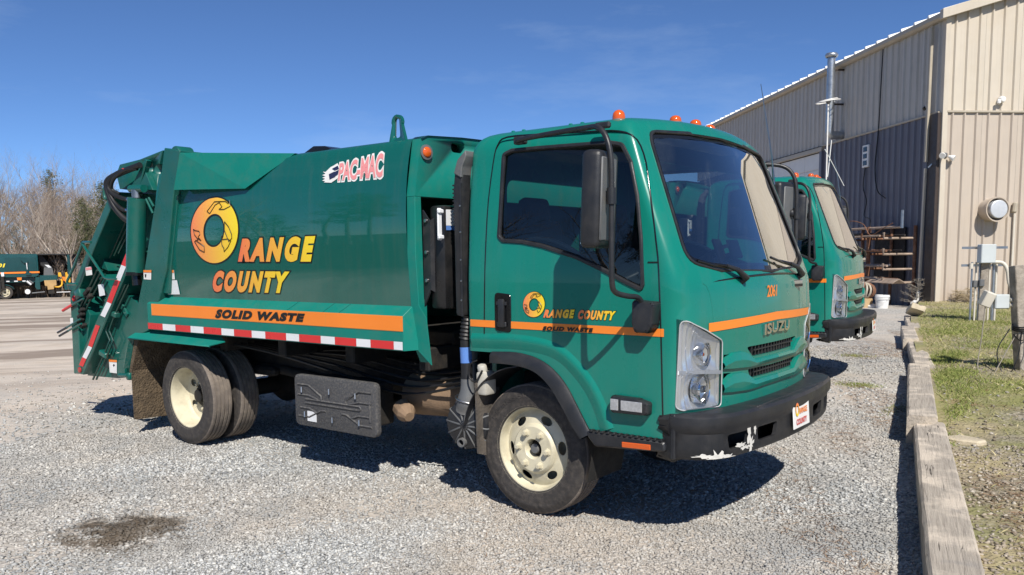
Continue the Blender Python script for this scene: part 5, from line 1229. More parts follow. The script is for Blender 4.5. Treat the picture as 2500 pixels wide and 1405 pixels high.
    # hydraulic hoses
    for L, r in ((((860, 365), (700, 430), (600, 520), (570, 620), (620, 780), (700, 880), (745, 900)), .020), (((845, 385), (680, 470), (555, 560), (600, 680), (690, 745), (755, 770)), .020), (((880, 355), (640, 470), (545, 580), (620, 820), (700, 960), (770, 1040)), .026), (((850, 400), (760, 420), (640, 520), (590, 640), (640, 700)), .016)):
        P = tg(L, -1.03, c8); P = [p+Vector((0, -.05*math.sin(math.pi*i/(len(P)-1)), 0)) for i, p in enumerate(P)]; b = MB(); b.tube(smooth_path(P, 6), r, 10); b.build('hydraulic_hose', HYD, tgt, 60)
    for q in ((760, 772), (748, 900)):
        p = tg([q], -1.035, c8)[0]; b = MB(); b.tube([p+Vector((-.03, 0, .01)), p+Vector((.03, 0, -.008))], .021, 10); b.build('hose_fitting', CHROME, tgt, 50)
    p = tg([(690, 420)], -1.06, c8)[0]; b = MB(); b.box(p, (.05, .02, .04), bevel=.006); b.build('red_clip', REDP, tgt)
    # lifting eye
    p = at(*c1(327, 398), y=-.99); b = MB(); b.tube([p+Vector((.035*math.cos(a)*.8, 0, .055*math.sin(a))) for a in [2*math.pi*i/16 for i in range(16)]], .016, 8, closed=True); b.build('lifting_eye', G, tgt, 60)
    # grab rail
    for L in (((252, 645), (212, 645), (206, 648), (320, 822), (335, 828), (378, 830)), ((208, 655), (170, 760), (132, 840), (134, 856), (182, 856))):
        P = tg(L, -1.13, c1); b = MB(); b.tube(P, .0125, 8); b.build('grab_rail', G, tgt, 50)
    # control rods
    for L, y in ((((450, 250), (330, 480), (235, 680)), -1.0), (((400, 250), (300, 470), (215, 660)), -1.0), (((480, 290), (350, 520), (270, 690)), -.99)):
        b = MB(); b.tube(tg(L, y, c7), .011, 6); b.build('control_rod', ROD, tgt, 60)
    for k in (0, 34):
        b = MB(); b.tube([p for p in tg([(690+k, 390), (545+k, 700), (490+k, 860), (530+k, 955), (475+k, 1095), (360+k, 1350)], -1.06, c7)], .010, 6); b.build('control_rod', ROD, tgt, 50)
    for q in ((575, 685), (478, 1095)):
        p = tg([q], -1.05, c7)[0]; b = MB(); b.box(p, (.13, .06, .055), Euler((0, R(15), 0)), bevel=.01); b.build('rod_guide', G, tgt)
    b = MB(); p = tg([(240, 705)], -1.02, c7)[0]
    for dx, dz, l in ((0, 0, .10), (.02, .05, .08), (-.02, -.05, .09), (.03, -.10, .07)): b.box(p+Vector((dx, 0, dz)), (l, .05, .035), Euler((0, R(-25), 0)), bevel=.008)
    b.build('valve_linkage', DARK, tgt)
    p = tg([(300, 480)], -1.0, c7)[0]; b = MB()
    for dx, dz in ((0, 0), (.05, .03), (.07, -.03)): b.box(p+Vector((dx, 0, dz)), (.07, .06, .04), Euler((0, R(-25), 0)), bevel=.008)
    b.build('valve_linkage', DARK, tgt)
    p = tg([(235, 490)], -1.0, c7)[0]; b = MB(); b.box(p, (.12, .08, .10), Euler((0, R(-20), 0)), bevel=.02, seg=2); b.build('valve_block', G, tgt)
    p = tg([(180, 535)], -1.02, c7)[0]; b = MB(); b.lathe([(0, .03), (.028, .02), (.03, 0), (.018, -.02), (.018, -.06)], p, (-.7, -.7, 0), 14); b.build('stop_knob', REDP, tgt, 50)
    for L, m_ in ((((262, 535), (145, 602), (57, 656)), REDP), (((225, 745), (95, 828), (5, 878)), BLACKG), (((242, 788), (108, 862), (22, 912)), BLACKG)):
        P = tg(L, -1.05, c7); lv = MB(); lv.tube([P[0], P[1]], .010, 8); lv = lv.build('control_lever', G, tgt, 50); b = MB(); b.tube([P[1], P[2]], .015 if m_ is REDP else .012, 8); b.build('grip', m_, lv, 50)
    # recessed bars of the packer panel
    for k in range(6):
        a = (440-k*26+60, 480+k*8); c = (372-k*22+20, 700+k*12)
        b = MB(); b.tube(tg([a, c], -.86, c1), .010, 6); b.build('packer_bar', ROD, tgt, 60)
    plate(tgt, 'packer_shelf', [(310, 720), (340, 790), (290, 770), (282, 740)], c1, -.90, .16, G)
    plate(tgt, 'diagonal_brace', [(420, 330), (470, 290), (560, 480), (520, 600)], c7, -.94, .20, G)
    # stickers
    def stick(L, c, y, m, nm='sticker'):
        P = tg(L, y, c); b = MB(); b.poly(P, [list(range(len(P)))]); return b.build(nm, m, tgt, None)
    stick([(282, 220), (345, 212), (352, 295), (290, 305)], c7, -1.034, WHITE); stick([(285, 225), (345, 217), (346, 240), (288, 250)], c7, -1.037, PINK)
    stick([(410, 395), (465, 388), (482, 500), (425, 512)], c7, -1.012, SILV)
    stick([(868, 248), (948, 248), (946, 345), (872, 340)], c7, -1.104, WHITE); stick([(868, 248), (948, 248), (948, 272), (869, 272)], c7, -1.107, ORANGE)
    stick([(520, 1150), (600, 1156), (600, 1290), (528, 1280)], c7, -1.034, WHITE); stick([(520, 1150), (600, 1156), (600, 1178), (521, 1172)], c7, -1.037, ORANGE)
    stick([(880, 288), (898, 290), (894, 320), (884, 322)], c7, -1.107, PRINT_K, 'sticker_mark'); stick([(566, 1195), (580, 1205), (568, 1222), (560, 1212)], c7, -1.037, PRINT_K, 'sticker_mark')
    for q, w_, h_ in (((515, 1185), 42, 80), ((560, 1180), 42, 80), ((470, 1290), 34, 85), ((510, 1290), 40, 90), ((570, 1000), 26, 50), ((585, 1070), 26, 55)):
        stick([(q[0]-w_/2+18, q[1]-h_/2), (q[0]+w_/2+18, q[1]-h_/2), (q[0]+w_/2-18, q[1]+h_/2), (q[0]-w_/2-18, q[1]+h_/2)], c8, -.875, WHITE)
    stick([(128, 730), (158, 730), (160, 790), (132, 790)], c7, -1.034, WHITE)
tailgate(truck)

# ---------------------------------------------------------------- second truck, same make, parked beyond
T2 = Vector((-.90, 5.485, .098))
truck2 = copy_tree(truck, None, skip=('fleet_number',))
truck2.location = T2+Vector((-.129, -.152, 0)); truck2.rotation_euler = (0, 0, R(8))
tag(truck2, 'green garbage truck half hidden behind the nearer one, beside the dark wall', 'truck')
m = MB(); m.tube([(.55, -.5, 2.33), (.62, -.48, 3.0)], .007, 6); m.tube([(.50, .62, 2.30), (.85, .1, 2.2)], .006, 6)
o = MB(); o.tube([(.78, -.2, 2.35), (.80, -.12, 2.78)], .006, 6); o.build('antenna', WHITE, truck2, 60)
o = MB(); o.tube([(.76, -.30, 2.66), (.92, .10, 2.26)], .005, 6); o.build('antenna', WHITE, truck2, 60)
m.bm.free()
# ---------------------------------------------------------------- metal building
CREAMW = mat('cream_wall_sheet', (.55, .49, .40), .5, var=.04, vscale=.7, dirt=(.40, .31, .20), dscale=1.2, damt=.25, streak=(.42, .36, .27), samt=.3)
TANW = mat('tan_wall_sheet', (.47, .405, .335), .5, var=.05, vscale=.8, dirt=(.36, .24, .14), dscale=1.5, damt=.4, dlow=(.2, 1.6), streak=(.36, .29, .22), samt=.3)
GREYW = mat('light_grey_wall_sheet', (.50, .475, .43), .5, var=.05, vscale=.6, dirt=(.30, .27, .22), dscale=1.0, damt=.3, streak=(.36, .33, .28), samt=.3)
DARKW = mat('slate_wall_sheet', (.14, .14, .17), .5, var=.06, vscale=.7, dirt=(.16, .14, .11), dscale=1.3, damt=.4, dlow=(.2, 2.2), streak=(.10, .10, .115), samt=.3)
TRIM = mat('tan_trim', (.42, .37, .29), .5, var=.08)
ROOF = mat('white_roof_sheet', (.80, .80, .78), .4, var=.04)
BROWN = mat('brown_trim', (.045, .032, .026), .5, var=.15)
DOORW = mat('white_sectional_door', (.70, .69, .66), .45, var=.04)
GALV = mat('galvanised', (.42, .45, .48), .38, metal=.85, var=.15, vscale=6)
bld = thing('metal_building', 'tall metal clad building with cream gable and slate grey side wall', 'building', (B0.x, B0.y, 0))
bld.rotation_euler = (0, 0, BA-math.pi/2+math.pi/2)      # local x along the gable (to the right), local y along the side wall (away)
def panel(name, L, z0, z1, m, z1b=None, rib=.045, place=None):
    """ribbed sheet L wide, three ribs, outer face towards local -y; z1b = height at the far edge"""
    z1b = z1 if z1b is None else z1b; pts = []; n = max(1, round(L/.305)); p = L/n
    for i in range(n):
        a = i*p; pts += [(a, 0), (a+p*.5-.040, 0), (a+p*.5-.014, rib), (a+p*.5+.014, rib), (a+p*.5+.040, 0)]
    pts.append((L, 0)); b = MB()
    b.grid([[(x, -d, z0) for x, d in pts], [(x, -d, z1+(z1b-z1)*x/L) for x, d in pts]]); o = b.build(name, m, bld, 20); return o
EAVE, SEAM = 7.10, 4.88; SLOPE = .288
PW = .915
# gable (local y = 0, facing -y)
pl0 = None; sd0 = None
for i in range(18):
    x = .10+i*PW
    o = panel('gable_sheet', PW-.004, SEAM+.03, EAVE+.02+SLOPE*x if x < 8.3 else EAVE+SLOPE*(16.6-x), CREAMW, EAVE+.02+SLOPE*(x+PW) if x < 8.3 else EAVE+SLOPE*(16.6-x-PW)); o.location = (x, 0, 0)
    if i == 0: pl0 = panel('gable_sheet', PW-.004, -.3, SEAM, TANW); q = pl0
    else: q = pl0.copy(); COL.objects.link(q); q.parent = bld
    q.location = (x, 0, 0)
b = MB(); b.box((8.3, -.028, SEAM+.015), (16.4, .06, .05), bevel=.005); b.build('gable_flashing', TRIM, bld)
# side wall (local x = 0, facing -x): panels rotated
WL = 19.2
o0 = panel('side_sheet', PW-.004, SEAM+.03, EAVE, GREYW); o1 = panel('side_sheet', PW-.004, -.3, SEAM, DARKW)
fl = True
for i in range(21):
    y = .06+i*PW
    q = o0 if i == 0 else o0.copy()
    if i: COL.objects.link(q); q.parent = bld
    q.rotation_euler = (0, 0, -math.pi/2); q.location = (0, y+PW, 0)
    if 6.35 < y+PW*.5 < 11.4: continue
    q = o1 if fl else o1.copy()
    if not fl: COL.objects.link(q); q.parent = bld
    fl = False; q.rotation_euler = (0, 0, -math.pi/2); q.location = (0, y+PW, 0)
b = MB(); b.box((-.03, 3.2, SEAM+.015), (.06, 6.25, .05), bevel=.005); b.build('side_flashing', TRIM, bld)
# sectional door
dr = MB(); dr.box((.06, 8.9, 2.2), (.04, 5.0, 5.0)); dr = dr.build('loading_door', DOORW, bld)
for i in range(9):
    for j in range(4):
        b = MB(); b.box((.03, 7.03+1.25*j, .30+.52*i), (.03, 1.235, .50), bevel=.012); b.build('door_panel', DOORW, dr)
b = MB(); b.box((-.04, 8.9, 4.80), (.10, 5.3, .14), bevel=.01); b.build('door_header', TRIM, bld)
for y in (6.33, 11.47):
    b = MB(); b.box((-.03, y, 2.3), (.10, .16, 5.0), bevel=.01); b.build('door_jamb', TRIM if y > 9 else DARKW, bld)
# corner trim, inner shell, roof
b = MB(); b.box((.05, .02, 3.5), (.13, .13, 7.3), bevel=.006); b.build('corner_trim', CREAMW, bld)
b = MB(); b.box((-.04, .18, 2.35), (.12, .34, 5.05), bevel=.006); b.build('corner_trim', BROWN, bld)
b = MB(); b.prism([(.06, .07, -.2), (16.4, .07, -.2), (16.4, .07, 7.0), (8.3, .07, 9.2), (.06, .07, 7.0)], (0, 19.0, 0)); b.build('core', BROWN, bld)
for side in (0, 1):
    for i in range(32):
        y = -.16+i*.61; b = MB()
        p0, p1 = ((-.16, EAVE+.08), (8.3, EAVE+.08+SLOPE*8.46)) if side == 0 else ((16.76, EAVE+.08), (8.3, EAVE+.08+SLOPE*8.46))
        if i == 0 or side != ls:
            prof = [(0, 0), (.025, .075), (.06, .075), (.085, .004), (.61, .004)]
            b.grid([[(p[0], d, p[1]+h) for d, h in prof] for p in (p0, p1)]); b.grid([[(p[0], d, p[1]+h-.012) for d, h in prof] for p in (p0, p1)]); b.poly([(p0[0], d, p0[1]+h) for d, h in prof[:4]], [[0, 1, 2, 3]])
            o = b.build('roof_sheet', ROOF, bld, 20, False); rs = o; ls = side
        else: b.bm.free(); o = rs.copy(); COL.objects.link(o); o.parent = bld
        o.location = (0, y, 0)
b = MB(); b.prism([(-.18, 0, EAVE+.07), (-.02, 0, EAVE+.10), (-.02, 0, EAVE-.07), (-.12, 0, EAVE-.07), (-.18, 0, EAVE-.02)], (0, 19.3, 0)); g = b.build('gutter', TRIM, bld, 20); g.location = (0, -.14, 0)
b = MB(); b.prism([(-.20, -.20, EAVE+.13), (-.20, -.20, EAVE-.09), (8.3, -.20, EAVE-.03+SLOPE*8.5), (16.8, -.20, EAVE-.09), (16.8, -.20, EAVE+.13), (8.3, -.20, EAVE+.20+SLOPE*8.5)], (0, .14, 0), bevel=.006); b.build('rake_trim', CREAMW, bld)
# windows of the gable, further along
for x in (9.0, 12.0):
    wn = MB(); wn.box((x, -.05, 2.4), (1.3, .08, 1.5), bevel=.02); wn = wn.build('window', WHITE, bld); b = MB(); b.box((x, -.094, 2.4), (1.1, .01, 1.3)); b.build('pane', BLACKG, wn); b = MB(); b.box((x, -.10, 2.4), (1.1, .02, .05)); b.build('glazing_bar', WHITE, wn)
def bw(u, v, z): return B0.xy.to_3d() + GV*u + DV*v + Vector((0, 0, z))    # building coordinates -> world
def put(o, label, cat, group=None): return tag(o, label, cat, group)
# downspout
ds = thing('downspout', 'white downspout on the shaded wall at the building corner', 'downspout', tuple(bw(-.2, .3, .2)))
def rel(root, P): return [Vector(p)-Vector(root.location) for p in P]
b = MB(); b.bar(*rel(ds, [bw(-.12, .38, 6.95), bw(-.12, .42, 3.75)]), .09, .07, up=GV, bevel=.008); b.build('upper_pipe', TRIM, ds)
b = MB(); b.bar(*rel(ds, [bw(-.12, .42, 3.60), bw(-.12, .50, .55)]), .065, .06, up=GV, bevel=.008); b.build('lower_pipe', CREAMW, ds)
b = MB(); b.tube(rel(ds, [bw(-.12, .50, .56), bw(-.18, .46, .36), bw(-.45, .20, .28)]), .05, 10); b.build('elbow', WHITE, ds, 50)
b = MB(); b.bar(*rel(ds, [bw(-.02, .16, 3.76), bw(-.16, .24, 3.60)]), .03, .03); b.build('strap', STEEL, ds)
# flue
fv = 5.02
fl = thing('flue_pipe', 'galvanised flue pipe with rain cap on the side wall', 'flue', tuple(bw(-.42, fv, 5.1)))
b = MB(); b.tube(rel(fl, [bw(-.42, fv, 5.15), bw(-.42, fv, 7.32)]), .115, 20); b.build('stack', GALV, fl, 50)
for z in (5.7, 6.5): b = MB(); b.tube(rel(fl, [bw(-.42, fv, z), bw(-.42, fv, z+.05)]), .121, 20); b.build('joint_band', GALV, fl, 50)
b = MB(); b.tube(rel(fl, smooth_path([bw(-.42, fv, 5.25), bw(-.41, fv, 5.12), bw(-.34, fv, 5.05), bw(-.22, fv, 5.04), bw(.02, fv, 5.04)], 4)), .118, 18); b.build('elbow', GALV, fl, 50)
b = MB(); b.lathe([(0, .09), (.15, .06), (.185, .02), (.185, -.02), (.16, -.06), (.14, -.06)], rel(fl, [bw(-.42, fv, 7.36)])[0], (0, 0, 1), 24); b.build('rain_cap', GALV, fl, 50)
for z in (5.95, 6.95): b = MB(); b.bar(*rel(fl, [bw(-.36, fv+.02, z), bw(-.01, fv+.02, z)]), .05, .05); b.build('wall_bracket', BROWN, fl)
# aerial and its mast
ar = thing('tv_aerial', 'small white loop aerial on a thin mast before the flue', 'aerial', tuple(bw(-.65, fv-.25, 4)))
b = MB(); b.tube(rel(ar, [bw(-.62, fv-.30, 3.5), bw(-.60, fv-.25, 5.9)]), .022, 8); b.build('mast', WHITE, ar, 60)
c0 = bw(-.60, fv-.25, 5.98)
for k, r_ in ((0, .30), (1, .22)):
    b = MB(); b.tube(rel(ar, [c0+GV*(.36*r_/.3*math.cos(a))+DV*(r_*math.sin(a))+Vector((0, 0, .04*k+.05*math.cos(a))) for a in [2*math.pi*i/20 for i in range(20)]]), .016, 6, closed=True); b.build('loop', WHITE, ar, 60)
b = MB(); b.lathe([(.10, .05), (.06, -.03), (.02, -.08)], rel(ar, [c0])[0], (0, 0, 1), 12); b.build('hub', GREYP, ar, 50)
# gable vent fan
vf = thing('exhaust_fan', 'round exhaust fan hood sticking out of the tan gable wall', 'fan', tuple(bw(1.28, 0, 2.55)))
nG = -DV; BOXG0 = mat('dull_galvanised', (.55, .57, .60), .5, metal=.3, var=.06)
b = MB(); b.lathe([(.27, .0), (.27, .28), (.30, .29), (.30, .36), (.275, .36), (.25, .30), (.25, 0)], (0, 0, 0), nG, 36); b.build('housing', TANW, vf, 40)
b = MB(); b.lathe([(.215, .10), (.215, .40), (.20, .41), (0, .42)], (0, 0, .0), nG, 32); b.build('damper', BOXG0, vf, 15)
# small lamps and camera on the gable
def wall_lamp(u, z, label, cat='light'):
    o = thing('flood_light', label, cat, tuple(bw(u, -.03, z)))
    for s in (-1, 1):
        b = MB(); b.lathe([(.03, 0), (.045, .05), (.075, .12), (.07, .14), (0, .14)], -DV*.06+GV*(s*.07)+Vector((0, 0, -.03*s)), (-DV*.8+GV*s*.7+Vector((0, 0, -.5))).normalized(), 14); b.build('lamp_head', WHITE, o, 50)
    b = MB(); b.box((0, 0, .0), (.12, .10, .12), bevel=.02); b.build('base', GREYP, o); return o
wall_lamp(.08, 3.86, 'twin white flood light at the building corner')
o = thing('wall_light', 'small white dome light high on the cream gable', 'light', tuple(bw(1.43, -.03, 5.17))); b = MB(); b.lathe([(.07, 0), (.085, .06), (.06, .13), (0, .15)], (0, 0, 0), -DV, 16); b.build('dome', WHITE, o, 50); b = MB(); b.box(-DV*.10+GV*-.10+Vector((0, 0, -.06)), (.09, .09, .12), bevel=.03); b.build('sensor', WHITE, o)
o = thing('security_camera', 'small white dome camera on the grey wall near the downspout', 'camera', tuple(bw(-.03, .6, 5.1))); b = MB(); b.lathe([(.06, 0), (.06, .05), (.045, .06)], (0, 0, 0), -GV, 14); b.build('mount', WHITE, o, 50); b = MB(); b.lathe([(.05, 0), (.045, .05), (0, .07)], -GV*.05+Vector((0, 0, -.02)), (-GV+Vector((0, 0, -.6))).normalized(), 14); b.build('dome', BLACKG, o, 50)
# meter panel and loose cables on the side wall
mp_ = thing('wall_panel_box', 'framed white box with three openings on the slate wall', 'box', tuple(bw(-.05, 3.5, 4.25)))
b = MB(); b.box((0, 0, 0), (.34, .06, .62), Matrix.Rotation(BA+math.pi/2, 3, 'Z'), bevel=.01); b.build('case', WHITE, mp_)
for z in (-.19, 0, .19): b = MB(); b.box(-GV*.035+Vector((0, 0, z)), (.20, .012, .13), Matrix.Rotation(BA+math.pi/2, 3, 'Z')); b.build('opening', BLACKG, mp_)
def cable(name, P, r, m, label, grp=None):
    b = MB(); b.tube(smooth_path(P, 8), r, 6); o = b.build(name, m, None, 60); return tag(o, label, 'cable', grp)
cable('cable', [bw(-.06, 2.75, 7.0), bw(-.07, 2.78, 6.0), bw(-.06, 2.85, 4.9), bw(-.07, 2.95, 3.9), bw(-.09, 2.75, 3.25), bw(-.10, 2.3, 3.0)], .016, HYD, 'black cable hanging from the eave down the slate wall')
cable('cable', [bw(-.07, 3.5, 3.95), bw(-.08, 3.55, 3.4), bw(-.10, 3.3, 3.0), bw(-.12, 3.35, 2.7), bw(-.2, 3.2, 2.55), bw(-.35, 2.6, 2.45), bw(-.5, 2.3, 2.2)], .014, HYD, 'black cable looping from the wall box to the pipe rack')
# ---------------------------------------------------------------- pipe rack
RUST = mat('rusty_steel', (.17, .075, .04), .85, var=.35, vscale=9, bump=.3, bscale=60, dirt=(.32, .21, .14), damt=.5, dscale=8)
RUSTL = mat('dusty_pipe', (.33, .25, .19), .7, var=.25, vscale=7)
DKBRD = mat('dark_backboard', (.022, .017, .015), .8, var=.3)
def gzf(p): return float(gz(p.x, p.y))
rk = thing('pipe_rack', 'rusty steel pipe rack against the slate wall', 'rack', tuple(bw(-.5, 2.0, .15)))
for v in (1.87, 3.4):
    b = MB(); b.tube(rel(rk, [bw(-.75, v, .1), bw(-.75, v, 2.22)]), .055, 12); b.build('post', RUST, rk, 60)
for v in (.75, 1.87, 3.4):
    b = MB(); b.tube(rel(rk, [bw(-.12, v, .1), bw(-.12, v, 2.22)]), .045, 10); b.build('wall_post', RUST, rk, 60)
    for z in (.78, 1.12, 1.50, 1.90):
        b = MB(); b.tube(rel(rk, [bw(-.10, v, z), bw(-.95, v, z), bw(-.95, v, z+.15)]), .03, 8); b.build('arm', RUSTL if v < 1 else RUST, rk, 50)
b = MB(); b.tube(rel(rk, [bw(-.75, .27, 2.17), bw(-.75, 3.6, 2.19)]), .032, 8); b.build('top_rail', RUSTL, rk, 60)
b = MB(); b.tube(rel(rk, [bw(-.75, .27, 2.14), bw(-.75, .27, 2.58)]), .038, 8); b.build('end_upright', STEEL, rk, 60)
b = MB(); b.box(rel(rk, [bw(-.06, 2.05, 1.5)])[0], (1.5, .03, 1.40), Matrix.Rotation(BA+math.pi/2, 3, 'Z')); b.build('backboard', DKBRD, rk)
rp = random.Random(5); nb = 0
for z in (.80, 1.14, 1.52, 1.92):
    for k in range(5):
        v0 = rp.uniform(.45, 1.6); v1 = rp.uniform(2.6, 4.2); u = -.88+.09*k+rp.uniform(-.02, .02); r_ = rp.uniform(.018, .036); zz = z+r_+.02+rp.uniform(0, .05)
        b = MB(); b.tube([bw(u, v0, zz), bw(u+rp.uniform(-.04, .04), v1, zz+rp.uniform(-.01, .04))], r_, 8); o = b.build('pipe', [RUST, RUSTL, STEEL, DKBRD][rp.choice([0, 0, 1, 1, 2, 3])], None, 60)
        tag(o, 'length of steel pipe lying on the rusty pipe rack', 'pipe', 'pipes stored on the rack'); nb += 1
b = MB(); b.prism([bw(-1.05, .12, .79), bw(-.88, .08, .90), bw(-.68, .12, .79), bw(-.68, .12, .775), bw(-.88, .08, .88), bw(-1.05, .12, .775)], DV*1.3, bevel=0); tag(b.build('roof_ridge_cap', RUSTL, None, 20), 'folded brown ridge cap lying across the lower rack arms', 'metal sheet')
b = MB(); b.lathe([(.11, 0), (.11, .5), (.085, .5), (.085, 0)], bw(-.95, 2.75, 1.68), (-GV*.35-DV*.9).normalized(), 20, close=True); tag(b.build('plastic_pipe', WHITE, None, 50), 'fat white plastic pipe on the rack with its open end showing', 'pipe')
cable('cable', [bw(-.8, 3.0, 2.2), bw(-.9, 2.6, 2.40), bw(-.8, 2.1, 2.3), bw(-.85, 1.6, 2.0), bw(-.8, 1.1, 2.15), bw(-.7, .8, 2.28)], .012, RUST, 'thin rusty wire tangled over the top of the rack')
# turbine vent, buckets
tv = thing('turbine_vent', 'weathered round turbine vent on a tan base below the rack', 'vent', tuple(bw(-1.42, .74, .15)))
b = MB(); b.lathe([(.20, 0), (.20, .24), (.17, .25), (0, .25)], (0, 0, 0), (0, 0, 1), 20); b.build('base', mat('tan_bucket', (.46, .32, .17), .7), tv, 40)
for k in range(16):
    a = 2*math.pi*k/16; P = []
    for i in range(7): t = R(-60)+R(145)*i/6; P.append((.26*math.cos(t)*math.cos(a+.25*i/6), .26*math.cos(t)*math.sin(a+.25*i/6), .44+.20*math.sin(t)))
    b = MB(); b.tube(P, .026, 6); b.build('vane', TRIM if k % 3 else RUST, tv, 60)
def bucket(u, v, label, m):
    o = thing('bucket', label, 'bucket', tuple(bw(u, v, .14)))
    b = MB(); b.lathe([(.0, .02), (.14, .02), (.135, 0), (.165, .30), (.172, .30), (.172, .33), (.168, .36), (.158, .36), (.15, .30), (.125, .04)], (0, 0, 0), (0, 0, 1), 24); b.build('pail', m, o, 40)
    for z in (.25, .30): b = MB(); b.lathe([(.162, z), (.178, z+.004), (.178, z+.016), (.164, z+.02)], (0, 0, 0), (0, 0, 1), 24); b.build('rim_band', m, o, 40)
    b = MB(); b.tube(smooth_path([(-.17, 0, .30), (-.12, -.15, .22), (.02, -.20, .17), (.13, -.14, .22), (.17, 0, .30)], 5), .004, 5); b.build('handle', STEEL, o, 60); return o
bucket(-1.18, .30, 'white plastic bucket under the rack, nearer the downspout', WHITE)
b = MB(); b.lathe([(.13, 0), (.155, .05), (.10, .09), (0, .10)], bw(-1.28, .58, .16), (0, 0, 1), 16); tag(b.build('plastic_disc', WHITE, None, 40), 'white plastic disc lying between turbine vent and bucket', 'disc')
# ---------------------------------------------------------------- posts and boxes on the lawn
POST = mat('grey_post_wood', (.34, .30, .25), .9, var=.3, vscale=10, bump=.5, bscale=50, dirt=(.12, .09, .06), damt=.5, dscale=6)
CONDUIT = mat('cream_conduit', (.60, .56, .48), .5, var=.08)
BOXG = mat('electrical_grey', (.52, .56, .56), .45, var=.06)
TWIG0 = mat('dusty_cord', (.30, .27, .22), .7)
p1 = at(2394, 785, z=.27); p1z = .24
u1 = thing('utility_post', 'grey wooden post with electrical cabinet in front of the gable', 'post', (p1.x, p1.y, p1z))
b = MB(); b.bar((0, 0, -.1), (.02, 0, 1.12), .125, .125, up=(1, .4, 0), bevel=.008); b.build('post', POST, u1)
b = MB(); b.box((.06, -.10, 1.27), (.27, .16, .34), Euler((0, 0, R(38))), bevel=.012); cb = b.build('cabinet', BOXG, u1)
for z in (1.38, 1.06): b = MB(); b.bar((-.32, -.20, z), (.34, .24, z), .03, .045); b.build('strut', STEEL, u1)
for k, (x, y) in enumerate(((-.16, -.12), (-.10, -.07), (-.05, -.04), (.10, .05), (.16, .09), (.20, .12))):
    b = MB(); b.tube([(x, y, -.1), (x, y, 1.12)], .018 if k != 4 else .026, 8); b.build('conduit', CONDUIT if k % 2 else GALV, u1, 60)
b = MB(); b.tube(smooth_path([(.17, -.02, 1.12), (.30, .04, 1.10), (.38, .05, .98), (.42, .05, .75), (.48, .02, .62)], 5), .035, 10); b.build('bent_conduit', CONDUIT, u1, 60)
for x, z in ((-.10, .72), (.0, .74)): b = MB(); b.box((x, -.10, z), (.09, .06, .13), Euler((0, 0, R(38))), bevel=.01); b.build('outlet_box', GREYP, u1)
b = MB(); b.tube([(-.17, -.16, 1.0), (-.17, -.16, 1.10)], .035, 10); b.build('conduit_fitting', CONDUIT, u1, 60)
p2 = at(2492, 905, z=.235); u2 = thing('leaning_post', 'leaning grey wooden post wrapped in cables at the right edge', 'post', (p2.x, p2.y, .20))
b = MB(); b.bar((.02, 0, -.1), (-.10, .03, 1.20), .14, .10, up=(.8, .6, 0), bevel=.008); b.build('post', POST, u2)
b = MB(); b.bar((.12, .08, -.1), (.02, .10, .62), .10, .10, up=(.8, .6, 0), bevel=.008); b.build('stub_post', POST, u2)
b = MB(); b.box((-.22, -.03, .80), (.16, .07, .16), Euler((0, 0, R(38))), bevel=.01); b.build('junction_box', BOXG, u2)
b = MB(); b.box((-.35, -.10, .83), (.11, .11, .17), Euler((R(12), R(20), R(38))), bevel=.01); b.build('cover_box', CONDUIT, u2)
b = MB(); b.tube([(-.14, 0, .82), (.35, .35, .86)], .025, 8); b.tube([(-.14, 0, .76), (.35, .35, .76)], .022, 8); b.build('conduit_run', CONDUIT, u2, 60)
for k, L in enumerate((((-.36, -.12, .75), (-.38, -.13, .4), (-.40, -.16, .05), (-.30, -.20, .0)), ((-.12, -.06, .5), (-.22, -.14, .25), (-.14, -.18, .0), (-.02, -.2, .02)), ((-.05, -.06, .45), (-.16, -.15, .18), (-.22, -.22, -.02), (-.05, -.25, .01), (.10, -.18, .02)), ((.0, -.06, .48), (-.02, -.14, .2), (-.10, -.2, .0), (-.3, -.3, .01)), ((.03, -.05, .5), (.10, -.12, .3), (.02, -.16, .1), (.12, -.2, .02)), ((-.08, -.06, .44), (.0, -.12, .38), (.08, -.06, .44), (.06, .05, .48)))):
    b = MB(); b.tube(smooth_path(L, 6), .006, 6); b.build('cord', HYD if k % 2 else TWIG0, u2, 60)
for k in range(3): b = MB(); b.tube([(-.02+.085*math.cos(a), .0+.085*math.sin(a), .50+.02*k+.02*math.sin(a*1.0)) for a in [2*math.pi*i/14 for i in range(14)]], .009, 6, closed=True); b.build('cord_coil', HYD, u2, 60)
lp = thing('conduit_pole', 'thin cream conduit with weatherhead on the gable wall', 'conduit', tuple(bw(1.92, -.06, .2)))
b = MB(); b.tube([(0, 0, 0), (0, 0, 2.25)], .028, 10); b.build('pipe', CONDUIT, lp, 60)
b = MB(); b.box((.0, -.02, 2.40), (.11, .11, .26), Euler((0, R(6), R(40))), bevel=.03); b.build('weatherhead', TRIM, lp)
